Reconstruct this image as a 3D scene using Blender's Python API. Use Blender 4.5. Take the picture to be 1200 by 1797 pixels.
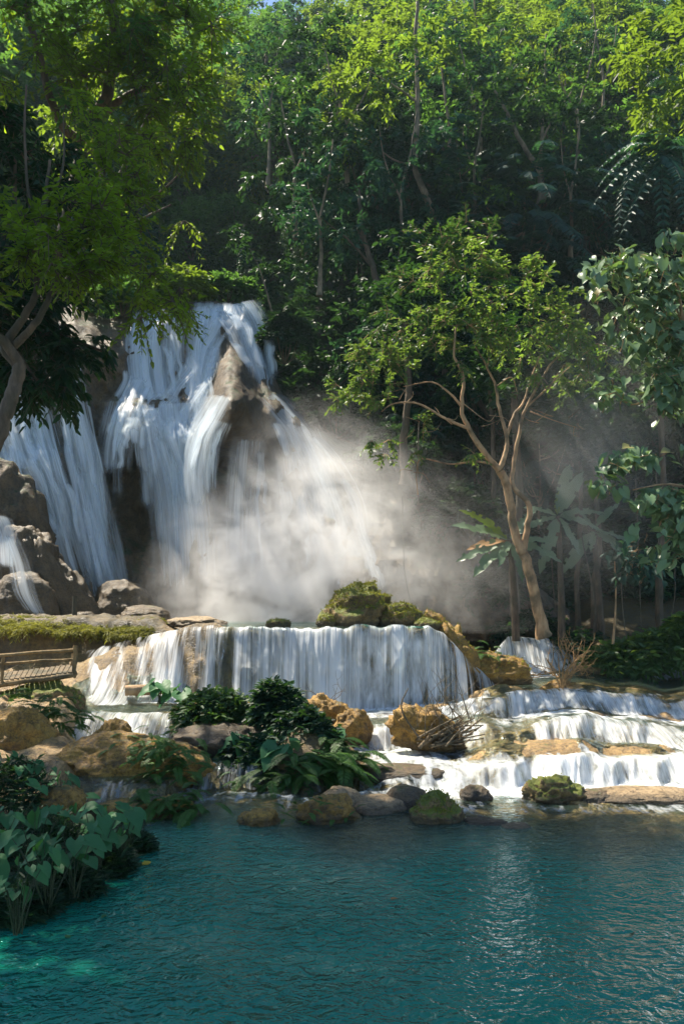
import bpy, bmesh, math, random
import numpy as np
from mathutils import Vector

# ------------------------------------------------------------------ camera, sky, sun, exposure
for o in list(bpy.data.objects):
    bpy.data.objects.remove(o)
SC = bpy.context.scene
COL = SC.collection
F, HZ, EYE = 1500.0, 1060.0, 4.0           # focal length in photo pixels, horizon row, eye height

cam_d = bpy.data.cameras.new('camera')
cam = bpy.data.objects.new('camera', cam_d)
COL.objects.link(cam)
cam.location = (0, 0, EYE)
cam.rotation_euler = (math.radians(90), 0, 0)
cam_d.sensor_width = 36.0
cam_d.sensor_fit = 'AUTO'
cam_d.lens = F / 1797.0 * 36.0
cam_d.shift_y = (HZ - 898.5) / 1797.0
cam_d.clip_end = 1000.0
SC.camera = cam

SUN_EL, SUN_AZ = math.radians(58), math.radians(-50)     # azimuth from +Y towards +X
S = Vector((math.sin(SUN_AZ) * math.cos(SUN_EL), math.cos(SUN_AZ) * math.cos(SUN_EL), math.sin(SUN_EL)))
world = bpy.data.worlds.new('World')
SC.world = world
world.use_nodes = True
wn = world.node_tree
bg = wn.nodes['Background']
sky = wn.nodes.new('ShaderNodeTexSky')
sky.sky_type = 'NISHITA'
sky.sun_disc = False
sky.sun_elevation = SUN_EL
sky.sun_rotation = SUN_AZ
sky.ozone_density = 3.5
sky.dust_density = 0.4
wn.links.new(sky.outputs[0], bg.inputs[0])
bg.inputs[1].default_value = 0.09

sun_d = bpy.data.lights.new('sun', 'SUN')
sun_d.energy = 5.0
sun_d.angle = math.radians(0.5)
sun_d.color = (1.0, 0.90, 0.74)
sun = bpy.data.objects.new('sun', sun_d)
sun.rotation_euler = (-S).to_track_quat('-Z', 'Y').to_euler()
sun.location = (0, 0, 90)
COL.objects.link(sun)

SC.view_settings.view_transform = 'Standard'
SC.view_settings.look = 'None'
SC.view_settings.exposure = 1.2
SC.view_settings.gamma = 1.0
SC.render.engine = 'CYCLES'
cy = SC.cycles
cy.use_denoising = True
cy.max_bounces = 7
cy.diffuse_bounces = 3
cy.glossy_bounces = 2
cy.transmission_bounces = 3
cy.transparent_max_bounces = 20
cy.volume_bounces = 3
cy.volume_step_rate = 4.0
cy.volume_max_steps = 96
cy.sample_clamp_indirect = 4.0
cy.use_fast_gi = False

# ------------------------------------------------------------------ helpers
def P(x, y, D):
    """world point seen at photo pixel (x, y) at distance D"""
    return np.array(((x - 600.0) / F * D, D, EYE + (HZ - y) / F * D))

def PN(a):
    a = np.asarray(a, float)
    return np.stack([(a[:, 0] - 600) / F * a[:, 2], a[:, 2], EYE + (HZ - a[:, 1]) / F * a[:, 2]], 1)

def dist_at(y, z):
    return (EYE - z) * F / (y - HZ)

def sstep(a, b, x):
    t = np.clip((np.asarray(x, float) - a) / (b - a), 0, 1)
    return t * t * (3 - 2 * t)

def _hash(i, j, k, seed):
    h = (i * 374761393 + j * 668265263 + k * 2147483647 + seed * 974711) & 0xFFFFFFFF
    h = ((h ^ (h >> 13)) * 1274126177) & 0xFFFFFFFF
    h = (h ^ (h >> 16)) & 0xFFFFFFFF
    h = (h * 2246822519) & 0xFFFFFFFF
    h = h ^ (h >> 15)
    return (h & 0xFFFFFF) / float(0xFFFFFF)

def vnoise(p, seed=0):
    p = np.asarray(p, float)
    f = np.floor(p)
    i = f.astype(np.int64)
    t = p - f
    t = t * t * t * (t * (t * 6 - 15) + 10)
    r = 0
    for dx in (0, 1):
        wx = t[..., 0] if dx else 1 - t[..., 0]
        for dy in (0, 1):
            wy = t[..., 1] if dy else 1 - t[..., 1]
            for dz in (0, 1):
                wz = t[..., 2] if dz else 1 - t[..., 2]
                r = r + wx * wy * wz * _hash(i[..., 0] + dx, i[..., 1] + dy, i[..., 2] + dz, seed)
    return r * 2 - 1

def fbm(p, oct=4, seed=0, gain=0.5):
    p = np.asarray(p, float)
    a, s, r = 1.0, 0.0, 0
    for o in range(oct):
        r = r + a * vnoise(p, seed + o * 17)
        s += a
        a *= gain
        p = p * 2.03
    return r / s

def ridged(p, oct=4, seed=0):
    a, s, r = 1.0, 0.0, 0
    for o in range(oct):
        r = r + a * (1 - 2 * np.abs(vnoise(p, seed + o * 13)))
        s += a
        a *= 0.5
        p = p * 2.1
    return r / s

def pin(x, pts):
    pts = np.asarray(pts, float)
    return np.interp(x, pts[:, 0], pts[:, 1])

def smooth_path(pts, n):
    """Catmull-Rom through rows of pts (any number of columns)"""
    p = np.asarray(pts, float)
    if len(p) < 3:
        t = np.linspace(0, 1, n)[:, None]
        return p[0] * (1 - t) + p[-1] * t
    q = np.vstack([2 * p[0] - p[1], p, 2 * p[-1] - p[-2]])
    u = np.linspace(0, len(p) - 1 - 1e-6, n)
    k = u.astype(int)
    t = (u - k)[:, None]
    a, b, c, d = q[k], q[k + 1], q[k + 2], q[k + 3]
    return 0.5 * (2 * b + (c - a) * t + (2 * a - 5 * b + 4 * c - d) * t ** 2 + (3 * b - a - 3 * c + d) * t ** 3)

class MB:
    """collects shapes, links them as ONE mesh object"""
    def __init__(s):
        s.v, s.f, s.n, s.uv, s.at = [], [], 0, [], {}
    def add(s, v, faces, uv=None, **at):
        v = np.asarray(v, float).reshape(-1, 3)
        s.v.append(v)
        if not isinstance(faces, (list, tuple)):
            faces = [faces]
        for fc in faces:
            s.f.append(np.asarray(fc, np.int64) + s.n)
        s.uv.append(np.zeros((len(v), 2)) if uv is None else np.asarray(uv, float).reshape(-1, 2))
        for k, a in at.items():
            s.at.setdefault(k, {})[len(s.v) - 1] = np.asarray(a, float).ravel()
        s.n += len(v)
    def mesh(s, name, mat, smooth=True, uv=False, off=None):
        v = np.vstack(s.v)
        if off is not None:
            v = v - np.asarray(off, float)
        me = bpy.data.meshes.new(name)
        me.vertices.add(len(v))
        me.vertices.foreach_set('co', v.astype(np.float32).ravel())
        tot = np.concatenate([np.full(len(f), f.shape[1], np.int32) for f in s.f])
        idx = np.concatenate([f.ravel() for f in s.f]).astype(np.int32)
        me.loops.add(len(idx))
        me.loops.foreach_set('vertex_index', idx)
        me.polygons.add(len(tot))
        st = np.concatenate([[0], np.cumsum(tot)[:-1]]).astype(np.int32)
        me.polygons.foreach_set('loop_start', st)
        me.polygons.foreach_set('use_smooth', np.full(len(tot), smooth, bool))
        if uv:
            l = me.uv_layers.new(name='UVMap')
            u = np.vstack(s.uv)[idx]
            l.data.foreach_set('uv', u.astype(np.float32).ravel())
        for k, d in s.at.items():
            a = np.concatenate([d.get(i, np.zeros(len(vv))) for i, vv in enumerate(s.v)])
            at = me.attributes.new(k, 'FLOAT', 'POINT')
            at.data.foreach_set('value', a.astype(np.float32))
        if mat is not None:
            me.materials.append(mat)
        me.update(calc_edges=True)
        me.validate()
        return me
    def build(s, name, mat, parent=None, smooth=True, uv=False):
        off = parent.location if parent is not None else None
        if parent is not None and parent.parent is not None:
            off = parent.parent.location
        o = bpy.data.objects.new(name, s.mesh(name, mat, smooth, uv, off))
        COL.objects.link(o)
        if parent is not None:
            o.parent = parent
        return o

def tag(o, label=None, cat=None, group=None, kind=None):
    if label: o['label'] = label
    if cat: o['category'] = cat
    if group: o['group'] = group
    if kind: o['kind'] = kind
    return o

def thing(name, loc, label, cat, group=None):
    o = bpy.data.objects.new(name, None)
    o.empty_display_size = 0.3
    o.location = tuple(float(c) for c in loc)
    COL.objects.link(o)
    return tag(o, label, cat, group)

def dup(root, loc, rz, sc, label=None, group=None, tilt=(0, 0)):
    r = root.copy()
    COL.objects.link(r)
    r.location = tuple(float(c) for c in loc)
    r.rotation_euler = (tilt[0], tilt[1], rz)
    r.scale = sc if hasattr(sc, '__len__') else (sc, sc, sc)
    if label: r['label'] = label
    if group: r['group'] = group
    for ch in list(root.children):
        c = ch.copy()
        COL.objects.link(c)
        c.parent = r
        for g in list(ch.children):
            d = g.copy()
            COL.objects.link(d)
            d.parent = c
    return r

def grid_faces(nr, nc):
    i = np.arange(nr - 1)[:, None] * nc + np.arange(nc - 1)[None, :]
    i = i.ravel()
    return np.stack([i, i + 1, i + nc + 1, i + nc], 1)

def nrm(a):
    return a / np.maximum(np.linalg.norm(a, axis=-1, keepdims=True), 1e-9)

def tube(mb, path, rad, sides=6, cap=True):
    p = np.asarray(path, float)
    r = np.broadcast_to(np.asarray(rad, float), (len(p),))
    t = nrm(np.gradient(p, axis=0))
    ref = np.array((0.31, 0.9, 0.1)) if abs(t[0, 2]) > 0.7 else np.array((0.05, 0.1, 1.0))
    a = nrm(np.cross(t, ref))
    b = np.cross(t, a)
    ang = np.linspace(0, 2 * np.pi, sides, endpoint=False)
    v = p[:, None] + (a[:, None] * np.cos(ang)[None, :, None] + b[:, None] * np.sin(ang)[None, :, None]) * r[:, None, None]
    n = len(p)
    i = np.arange(n - 1)[:, None] * sides
    j = np.arange(sides)[None, :]
    k = (j + 1) % sides
    q = np.stack([(i + j), (i + k), (i + sides + k), (i + sides + j)], -1).reshape(-1, 4)
    mb.add(v.reshape(-1, 3), q)

def limb(mb, pts, r0, r1, sides=6, n=None, wob=0.0, rng=None, flare=0.0):
    """smooth tapering branch through pts"""
    n = n or max(6, len(pts) * 5)
    p = smooth_path(pts, n)
    if wob and rng is not None:
        w = rng.normal(0, wob, (n, 3))
        w[0] = 0
        w = (w + np.roll(w, 1, 0)) / 2
        p = p + w
    t = np.linspace(0, 1, n)
    r = r0 + (r1 - r0) * t ** 0.8 + flare * np.exp(-t * 14)
    tube(mb, p, r, sides)
    return p

# ------------------------------------------------------------------ leaves
LEAF_A = np.array([0, .28, .68, 1.0, .68, .28])
LEAF_S = np.array([0, -.48, -.36, 0, .36, .48])
LEAF_N = np.array([0, .13, .07, -.10, .07, .13])

def leaves(mb, c, ax, nm, L, wid=0.5):
    c, ax, nm = (np.asarray(q, float).reshape(-1, 3) for q in (c, ax, nm))
    N = len(c)
    L = np.broadcast_to(np.asarray(L, float), (N,))
    ax = nrm(ax)
    sd = nrm(np.cross(ax, nm))
    up = np.cross(sd, ax)
    v = c[:, None] + (ax[:, None] * LEAF_A[None, :, None]
                      + sd[:, None] * (LEAF_S * wid)[None, :, None]
                      + up[:, None] * (LEAF_N * wid * 1.3)[None, :, None]) * L[:, None, None]
    b = np.arange(N)[:, None] * 6
    q = np.concatenate([b + np.array([[0, 1, 2, 3]]), b + np.array([[0, 3, 4, 5]])])
    mb.add(v.reshape(-1, 3), q)

def sprays(mb, rng, C, out, size, twigs=6, per=9, L=0.3, wid=0.5, droop=0.25, up=1.0, spread=0.7, tw=None):
    """leafy twigs round each clump centre; tw collects thin twigs too"""
    C = np.asarray(C, float).reshape(-1, 3)
    out = np.broadcast_to(np.asarray(out, float), C.shape)
    N = len(C)
    size = np.broadcast_to(np.asarray(size, float), (N,))
    d = nrm(out[:, None] * 0.6 + rng.normal(0, spread, (N, twigs, 3)) * np.array([1, 1, .75]))
    ln = size[:, None] * rng.uniform(.55, 1.15, (N, twigs))
    t = (np.arange(per) + rng.uniform(0, .6, (N, twigs, per))) / per * .85 + .15
    p = C[:, None, None] + d[:, :, None] * (ln[:, :, None] * t)[..., None]
    p[..., 2] -= droop * ln[:, :, None] * t ** 2
    sd = nrm(np.cross(d, np.array([0, 0, 1.0])))
    sg = np.where(np.arange(per) % 2 == 0, 1.0, -1.0)[None, None, :, None]
    ax = d[:, :, None] * .55 + sd[:, :, None] * sg * .75 + rng.normal(0, .25, p.shape)
    ax[..., 2] -= droop * 1.0
    nm = rng.normal(0, .5, p.shape)
    nm[..., 2] += up
    ll = L * rng.uniform(.65, 1.25, p.shape[:3])
    leaves(mb, p.reshape(-1, 3), ax.reshape(-1, 3), nm.reshape(-1, 3), ll.ravel(), wid)
    if tw is not None:
        for i in range(N):
            for j in range(twigs):
                e = C[i] + d[i, j] * ln[i, j]
                e[2] -= droop * ln[i, j]
                m = C[i] + d[i, j] * ln[i, j] * .5
                m[2] -= droop * ln[i, j] * .25
                tube(tw, np.array([C[i], m, e]), np.array([.014, .01, .005]) * (1 if L < .5 else 1.6), 3)

def fronds(mb, rng, base, d, ln, nl=16, ll=0.3, lw=0.22, droop=0.6, stem=0.012, hang=0.15):
    """pinnate fronds arching out of base along d"""
    base = np.asarray(base, float).reshape(-1, 3)
    d = nrm(np.asarray(d, float).reshape(-1, 3))
    N = len(base)
    ln = np.broadcast_to(np.asarray(ln, float), (N,))
    t = np.linspace(.12, 1, nl)
    p = base[:, None] + d[:, None] * (ln[:, None] * t)[..., None]
    p[..., 2] -= droop * ln[:, None] * t ** 2.2
    tg = nrm(np.gradient(p, axis=1))
    sd = nrm(np.cross(tg, np.array([0, 0, 1.0])))
    nm = np.cross(sd, tg)
    prof = np.sin(np.pi * np.clip(t * .86 + .12, 0, 1)) ** .7
    for sg in (1, -1):
        ax = sd * sg + tg * .45 + rng.normal(0, .07, p.shape)
        ax[..., 2] -= hang
        l = ll * prof[None] * ln[:, None] / np.mean(ln) * rng.uniform(.85, 1.1, p.shape[:2])
        leaves(mb, p.reshape(-1, 3), ax.reshape(-1, 3), (nm + rng.normal(0, .12, p.shape)).reshape(-1, 3), l.ravel(), lw)
    for i in range(N):
        q = np.vstack([base[i], p[i, ::max(1, nl // 6)], p[i, -1]])
        tube(mb, q, np.linspace(stem, stem * .3, len(q)), 3)

def blade_template(kind, m=9):
    """(a, s, n) grid of a big leaf: rows along the midrib, 5 across"""
    t = np.linspace(0, 1, m)
    if kind == 'heart':
        w = np.interp(t, [0, .06, .18, .32, .5, .7, .87, 1], [.22, .36, .45, .46, .40, .27, .13, .0])
        back = np.interp(t, [0, .1, .3, 1], [.30, .2, .05, 0])
    elif kind == 'banana':
        w = np.interp(t, [0, .1, .25, .6, .85, 1], [.012, .07, .115, .12, .085, .006])
        back = t * 0
    else:
        w = np.interp(t, [0, .15, .4, .7, 1], [.02, .2, .27, .19, .0])
        back = t * 0
    s = np.array([-1, -.55, 0, .55, 1])
    A = t[:, None] - back[:, None] * np.abs(s)[None, :] ** 1.5
    Sx = w[:, None] * s[None, :]
    N = np.abs(s)[None, :] ** 1.2 * .32 * w[:, None]
    return A, Sx, N, t

def big_leaf(mb, rng, base, d, nm, L, kind='heart', droop=0.25, wav=0.03, m=9, tear=0.0):
    A, Sx, N, t = blade_template(kind, m)
    d = nrm(np.asarray(d, float)); sd = nrm(np.cross(d, nm)); up = np.cross(sd, d)
    N = N - droop * t[:, None] ** 2 + wav * np.sin(t * 19 + rng.uniform(0, 6))[:, None] * (np.abs(Sx) > .05)
    if tear:
        N = N - tear * rng.uniform(0, 1, (m, 1)) * np.abs(Sx) * 2
    v = np.asarray(base)[None, None] + (A[..., None] * d + Sx[..., None] * sd + N[..., None] * up) * L
    uv = np.stack([Sx, A], -1)
    q = grid_faces(m, 5)
    if tear:                                    # wind-torn edge strips
        side = (np.arange(len(q)) % 4 == 0) | (np.arange(len(q)) % 4 == 3)
        q = q[~(side & (rng.uniform(0, 1, len(q)) < .28))]
    mb.add(v.reshape(-1, 3), q, uv.reshape(-1, 2))
# ------------------------------------------------------------------ materials
class NT:
    def __init__(s, name):
        s.m = bpy.data.materials.new(name)
        s.m.use_nodes = True
        s.t = s.m.node_tree
        s.t.nodes.clear()
        s.out = s.n('ShaderNodeOutputMaterial')
    def n(s, kind, **kw):
        nd = s.t.nodes.new(kind)
        for k, v in kw.items():
            if k.startswith('_'):
                setattr(nd, k[1:], v)
        for k, v in kw.items():
            if not k.startswith('_'):
                key = int(k[1:]) if k[0] == 'i' and k[1:].isdigit() else k.replace('__', ' ')
                sk = nd.inputs[key]
                if isinstance(v, bpy.types.NodeSocket):
                    s.t.links.new(v, sk)
                else:
                    sk.default_value = v
        return nd
    def l(s, a, b):
        s.t.links.new(a, b)
    def math(s, op, a, b=0.5, c=None, clamp=False):
        nd = s.n('ShaderNodeMath', _operation=op, _use_clamp=clamp, i0=a, i1=b)
        if c is not None:
            if isinstance(c, bpy.types.NodeSocket): s.l(c, nd.inputs[2])
            else: nd.inputs[2].default_value = c
        return nd.outputs[0]
    def ramp(s, x, stops, interp='LINEAR'):
        nd = s.n('ShaderNodeValToRGB', Fac=x)
        cr = nd.color_ramp
        cr.interpolation = interp
        while len(cr.elements) < len(stops): cr.elements.new(0.5)
        for e, (p, c) in zip(cr.elements, stops):
            e.position = p
            e.color = (c[0], c[1], c[2], 1) if hasattr(c, '__len__') else (c, c, c, 1)
        return nd.outputs[0]
    def mr(s, x, a, b, c=0.0, d=1.0):
        nd = s.n('ShaderNodeMapRange', i0=x, i1=a, i2=b, i3=c, i4=d)
        return nd.outputs[0]
    def mix(s, f, a, b, blend='MIX'):
        nd = s.t.nodes.new('ShaderNodeMix')
        nd.data_type = 'RGBA'
        nd.blend_type = blend
        for sk, v in ((nd.inputs[0], f), (nd.inputs[6], a), (nd.inputs[7], b)):
            if isinstance(v, bpy.types.NodeSocket): s.l(v, sk)
            else: sk.default_value = v if not hasattr(v, '__len__') else (v[0], v[1], v[2], 1)
        return nd.outputs[2]
    def noise(s, scale, detail=4, rough=.55, vec=None, dist=0.0):
        nd = s.n('ShaderNodeTexNoise', Scale=scale, Detail=detail, Roughness=rough, Distortion=dist)
        if vec is not None: s.l(vec, nd.inputs['Vector'])
        return nd.outputs[0]
    def mapping(s, vec, scale):
        return s.n('ShaderNodeMapping', Vector=vec, Scale=scale).outputs[0]
    def attr(s, name):
        return s.n('ShaderNodeAttribute', _attribute_name=name).outputs['Fac']
    def mixsh(s, f, a, b):
        nd = s.n('ShaderNodeMixShader', i0=f)
        s.l(a, nd.inputs[1]); s.l(b, nd.inputs[2])
        return nd.outputs[0]
    def surf(s, sh):
        s.l(sh, s.out.inputs['Surface'])
        return s.m

def rgb(*c):
    return (c[0], c[1], c[2], 1.0)

def leaf_mat(name, c0, c1, tr, trans=0.42, rough=0.42, spec=0.5, dead=None, veins=0.0):
    """c0..c1 leaf colours from leaf to leaf, tr the colour of light coming through"""
    t = NT(name)
    g = t.n('ShaderNodeNewGeometry')
    oi = t.n('ShaderNodeObjectInfo')
    r = t.math('FRACT', t.math('ADD', g.outputs['Random Per Island'], 0.0))
    pn = t.noise(.55, 2, .5, t.n('ShaderNodeTexCoord').outputs['Object'])
    pn = t.mr(pn, .36, .64)
    f = t.math('ADD', t.math('MULTIPLY', r, .45), t.math('MULTIPLY', pn, .55), clamp=True)
    f = t.math('ADD', f, t.math('MULTIPLY', t.math('SUBTRACT', oi.outputs['Random'], .5), .3), clamp=True)
    col = t.mix(f, c0, c1)
    if dead:
        col = t.mix(t.math('GREATER_THAN', r, .97), col, dead)
    p = t.n('ShaderNodeBsdfPrincipled', Roughness=rough)
    p.inputs['Specular IOR Level'].default_value = spec
    if veins:
        xyz = t.n('ShaderNodeSeparateXYZ', Vector=t.n('ShaderNodeTexCoord').outputs['UV']).outputs
        au = t.math('ABSOLUTE', xyz[0])
        rib = t.mr(au, .008, .022, 1, 0)
        w = t.math('SINE', t.math('MULTIPLY', t.math('SUBTRACT', xyz[1], t.math('MULTIPLY', au, .8)), 58.0))
        sv = t.mr(w, .80, .98)
        vv = t.math('MULTIPLY', t.math('MAXIMUM', rib, t.math('MULTIPLY', sv, .55)), veins)
        col = t.mix(vv, col, [min(1, c * 2.2 + .05) for c in c1])
        bb = t.n('ShaderNodeBump', Strength=.5, Distance=.01, Height=w)
        t.l(bb.outputs[0], p.inputs['Normal'])
    t.l(col, p.inputs['Base Color'])
    trc = t.mix(f, [c * .38 for c in tr], tr)
    tl = t.n('ShaderNodeBsdfTranslucent')
    t.l(trc, tl.inputs['Color'])
    return t.surf(t.mixsh(trans, p.outputs[0], tl.outputs[0]))

def bark_mat(name, c0, c1, scale=6.0):
    t = NT(name)
    oc = t.n('ShaderNodeTexCoord').outputs['Object']
    n = t.noise(scale, 6, .65, t.mapping(oc, (1, 1, .25)))
    n2 = t.noise(scale * .25, 3, .5, oc)
    col = t.mix(t.ramp(n, [(.35, 0), (.65, 1)]), c0, c1)
    col = t.mix(t.math('MULTIPLY', t.ramp(n2, [(.46, 0), (.62, 1)]), .75), col, (.05, .05, .028))
    p = t.n('ShaderNodeBsdfPrincipled', Roughness=.8)
    t.l(col, p.inputs['Base Color'])
    b = t.n('ShaderNodeBump', Strength=.9, Distance=.07, Height=n)
    t.l(b.outputs[0], p.inputs['Normal'])
    return t.surf(p.outputs[0])

def rock_mat(name, c_hi, c_mid, c_lo, moss=0.0, mossc=(.05, .075, .012), wet=0.35, scale=1.0, vstreak=0.0, earth=False):
    t = NT(name)
    tc = t.n('ShaderNodeTexCoord').outputs['Object']
    geo = t.n('ShaderNodeNewGeometry')
    pos = geo.outputs['Position']
    n1 = t.noise(.9 * scale, 5, .6, pos, .4)
    n2 = t.noise(5.5 * scale, 6, .7, pos)
    n3 = t.noise(1.3 * scale, 4, .6, t.mapping(pos, (2.2, 2.2, .35)))
    a = t.math('ADD', t.math('MULTIPLY', n1, .55), t.math('MULTIPLY', n2, .45))
    if vstreak:
        a = t.math('ADD', t.math('MULTIPLY', a, 1 - vstreak), t.math('MULTIPLY', n3, vstreak))
    col = t.ramp(a, [(.33, c_lo), (.5, c_mid), (.67, c_hi)])
    pit = t.ramp(t.noise(13 * scale, 4, .7, pos), [(.34, .22), (.54, 1)])
    col = t.mix(.65, col, pit, 'MULTIPLY')
    if moss:
        nz = t.n('ShaderNodeSeparateXYZ', Vector=geo.outputs['Normal']).outputs[2]
        mm = t.math('ADD', t.math('MULTIPLY', nz, .55), t.math('MULTIPLY', t.noise(2.3 * scale, 5, .65, pos), .9))
        mm = t.mr(mm, 1.12 - moss * .75, 1.27 - moss * .75)
        mc = t.mix(t.noise(9, 3, .6, pos), [q * .5 for q in mossc], [q * 1.7 for q in mossc])
        col = t.mix(mm, col, mc)
    # hairline cracks and a dark wet line near the foot
    vo = t.n('ShaderNodeTexVoronoi', _feature='DISTANCE_TO_EDGE', Scale=1.7 * scale)
    wp = t.n('ShaderNodeVectorMath', _operation='ADD', i0=pos)
    nv = t.n('ShaderNodeTexNoise', Scale=2.2, Detail=4.0)
    t.l(pos, nv.inputs['Vector'])
    t.l(nv.outputs[1], wp.inputs[1])
    t.l(wp.outputs[0], vo.inputs['Vector'])
    crack = t.mr(vo.outputs[0], .0, .035, .0, 1.0)
    col = t.mix(t.math('MULTIPLY', t.math('SUBTRACT', 1.0, crack), .6), col, (.03, .022, .014))
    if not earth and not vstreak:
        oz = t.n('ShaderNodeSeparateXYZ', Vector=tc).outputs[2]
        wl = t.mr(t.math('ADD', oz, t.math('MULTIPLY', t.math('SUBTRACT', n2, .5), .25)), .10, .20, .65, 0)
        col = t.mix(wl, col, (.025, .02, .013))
    if earth:
        ec = t.mix(t.ramp(n2, [(.35, 0), (.6, 1)]), (.02, .016, .006), (.10, .070, .018))
        col = t.mix(t.attr('earth'), col, ec)
    p = t.n('ShaderNodeBsdfPrincipled', Roughness=t.ramp(n2, [(.35, wet), (.65, min(.95, wet + .4))]))
    t.l(col, p.inputs['Base Color'])
    strata = t.noise(1.5 * scale, 4, .6, t.mapping(pos, (.7, .7, 5.0)), .6)
    hh = t.math('ADD', t.math('MULTIPLY', t.math('ADD', t.math('ADD', n2, t.math('MULTIPLY', strata, .7)), t.math('MULTIPLY', crack, .12)), .7), t.math('MULTIPLY', t.noise(22 * scale, 4, .65, pos), .3))
    b = t.n('ShaderNodeBump', Strength=.8, Distance=.09, Height=hh)
    t.l(b.outputs[0], p.inputs['Normal'])
    return t.surf(p.outputs[0])

def fall_mat(name, us, vs, col=(.9, .94, .97), bias=0.0, contrast=1.0):
    """silky falling water: UV u across in metres, v along the flow; attribute 'flow' = how much water"""
    t = NT(name)
    uv = t.n('ShaderNodeTexCoord').outputs['UV']
    n1 = t.noise(1.0, 4, .62, t.mapping(uv, (us, vs, 1)), .2)
    n2 = t.noise(1.0, 3, .6, t.mapping(uv, (us * 4.5, vs * 1.4, 1)))
    n3 = t.noise(1.0, 3, .5, t.mapping(uv, (us * .3, vs * 1.5, 1)))
    s = t.math('ADD', t.math('MULTIPLY', n1, .5), t.math('ADD', t.math('MULTIPLY', n2, .3), t.math('MULTIPLY', n3, .2)))
    s = t.math('MULTIPLY', t.math('SUBTRACT', s, .5 - bias), 3.4 * contrast)
    fl = t.attr('flow')
    a = t.math('ADD', s, t.math('MULTIPLY', t.math('SUBTRACT', fl, .5), 1.7))
    a = t.mr(a, -.55, .75)
    a = t.math('MULTIPLY', a, t.mr(fl, 0, .35), clamp=True)
    a = t.math('MULTIPLY', a, .96)
    d = t.n('ShaderNodeBsdfDiffuse', Color=rgb(*col))
    tl = t.n('ShaderNodeBsdfTranslucent', Color=rgb(*col))
    gl = t.n('ShaderNodeBsdfGlossy', Color=rgb(.9, .9, .9), Roughness=.35)
    bmp = t.n('ShaderNodeBump', Strength=.6, Distance=.08, Height=n2)
    t.l(bmp.outputs[0], d.inputs['Normal']); t.l(bmp.outputs[0], gl.inputs['Normal'])
    w = t.mixsh(.5, d.outputs[0], tl.outputs[0])
    w = t.mixsh(.06, w, gl.outputs[0])
    tr = t.n('ShaderNodeBsdfTransparent')
    return t.surf(t.mixsh(a, tr.outputs[0], w))

def water_mat():
    t = NT('stream_water')
    geo = t.n('ShaderNodeNewGeometry')
    pos = geo.outputs['Position']
    uv = t.n('ShaderNodeTexCoord').outputs['UV']
    foam, dep = t.attr('foam'), t.attr('depth')
    st = t.noise(1.0, 4, .6, t.mapping(uv, (5.0, .8, 1)), .25)
    sw = t.noise(1.0, 5, .62, t.mapping(pos, (1.1, .8, .5)), 1.2)
    fine = t.noise(1.0, 4, .6, t.mapping(pos, (4.0, 2.2, 1)), .8)
    q = t.math('ADD', t.math('MULTIPLY', st, .35), t.math('ADD', t.math('MULTIPLY', sw, .4), t.math('MULTIPLY', fine, .25)))
    fm = t.math('ADD', t.math('MULTIPLY', t.math('SUBTRACT', q, .5), 4.2), t.math('SUBTRACT', t.math('MULTIPLY', foam, 1.8), .85))
    fm = t.math('MULTIPLY', t.mr(fm, -.2, .75), t.mr(foam, .02, .25), clamp=True)
    # ripples
    r1 = t.noise(1.0, 3, .55, t.mapping(pos, (3.1, 3.4, 1)), .35)
    r2 = t.noise(1.0, 3, .6, t.mapping(pos, (8.5, 9.5, 1)), .5)
    r1 = t.math('SUBTRACT', 1.0, t.math('MULTIPLY', t.math('ABSOLUTE', t.math('SUBTRACT', r1, .5)), 2.6))
    r3 = t.noise(.45, 2, .5, pos)
    amp = t.mr(r3, .35, .65, .45, 1.25)
    h = t.math('MULTIPLY', t.math('ADD', t.math('MULTIPLY', r1, .68), t.math('MULTIPLY', r2, .32)), amp)
    h = t.math('ADD', h, t.math('MULTIPLY', t.math('MULTIPLY', st, foam), .4))
    bmp = t.n('ShaderNodeBump', Strength=1.0, Distance=.12, Height=h)
    body = t.mix(t.mr(dep, 0.0, 1.0), (.13, .17, .13), (.004, .19, .130))
    d = t.n('ShaderNodeBsdfDiffuse', Color=body)
    t.l(bmp.outputs[0], d.inputs['Normal'])
    tr = t.n('ShaderNodeBsdfTransparent', Color=rgb(.84, .9, .84))
    op = t.mr(dep, 0.02, .75, .05, .93)
    inner = t.mixsh(op, tr.outputs[0], d.outputs[0])
    gl = t.n('ShaderNodeBsdfGlossy', Color=rgb(.8, .98, .98), Roughness=.07)
    t.l(bmp.outputs[0], gl.inputs['Normal'])
    fr = t.n('ShaderNodeFresnel', IOR=1.37)
    t.l(bmp.outputs[0], fr.inputs['Normal'])
    wsh = t.mixsh(fr.outputs[0], inner, gl.outputs[0])
    fd = t.n('ShaderNodeBsdfDiffuse', Color=rgb(.82, .86, .88))
    b2 = t.n('ShaderNodeBump', Strength=.7, Distance=.1, Height=q)
    t.l(b2.outputs[0], fd.inputs['Normal'])
    ft = t.n('ShaderNodeBsdfTranslucent', Color=rgb(.8, .86, .88))
    fo = t.mixsh(.25, fd.outputs[0], ft.outputs[0])
    return t.surf(t.mixsh(fm, wsh, fo))

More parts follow.
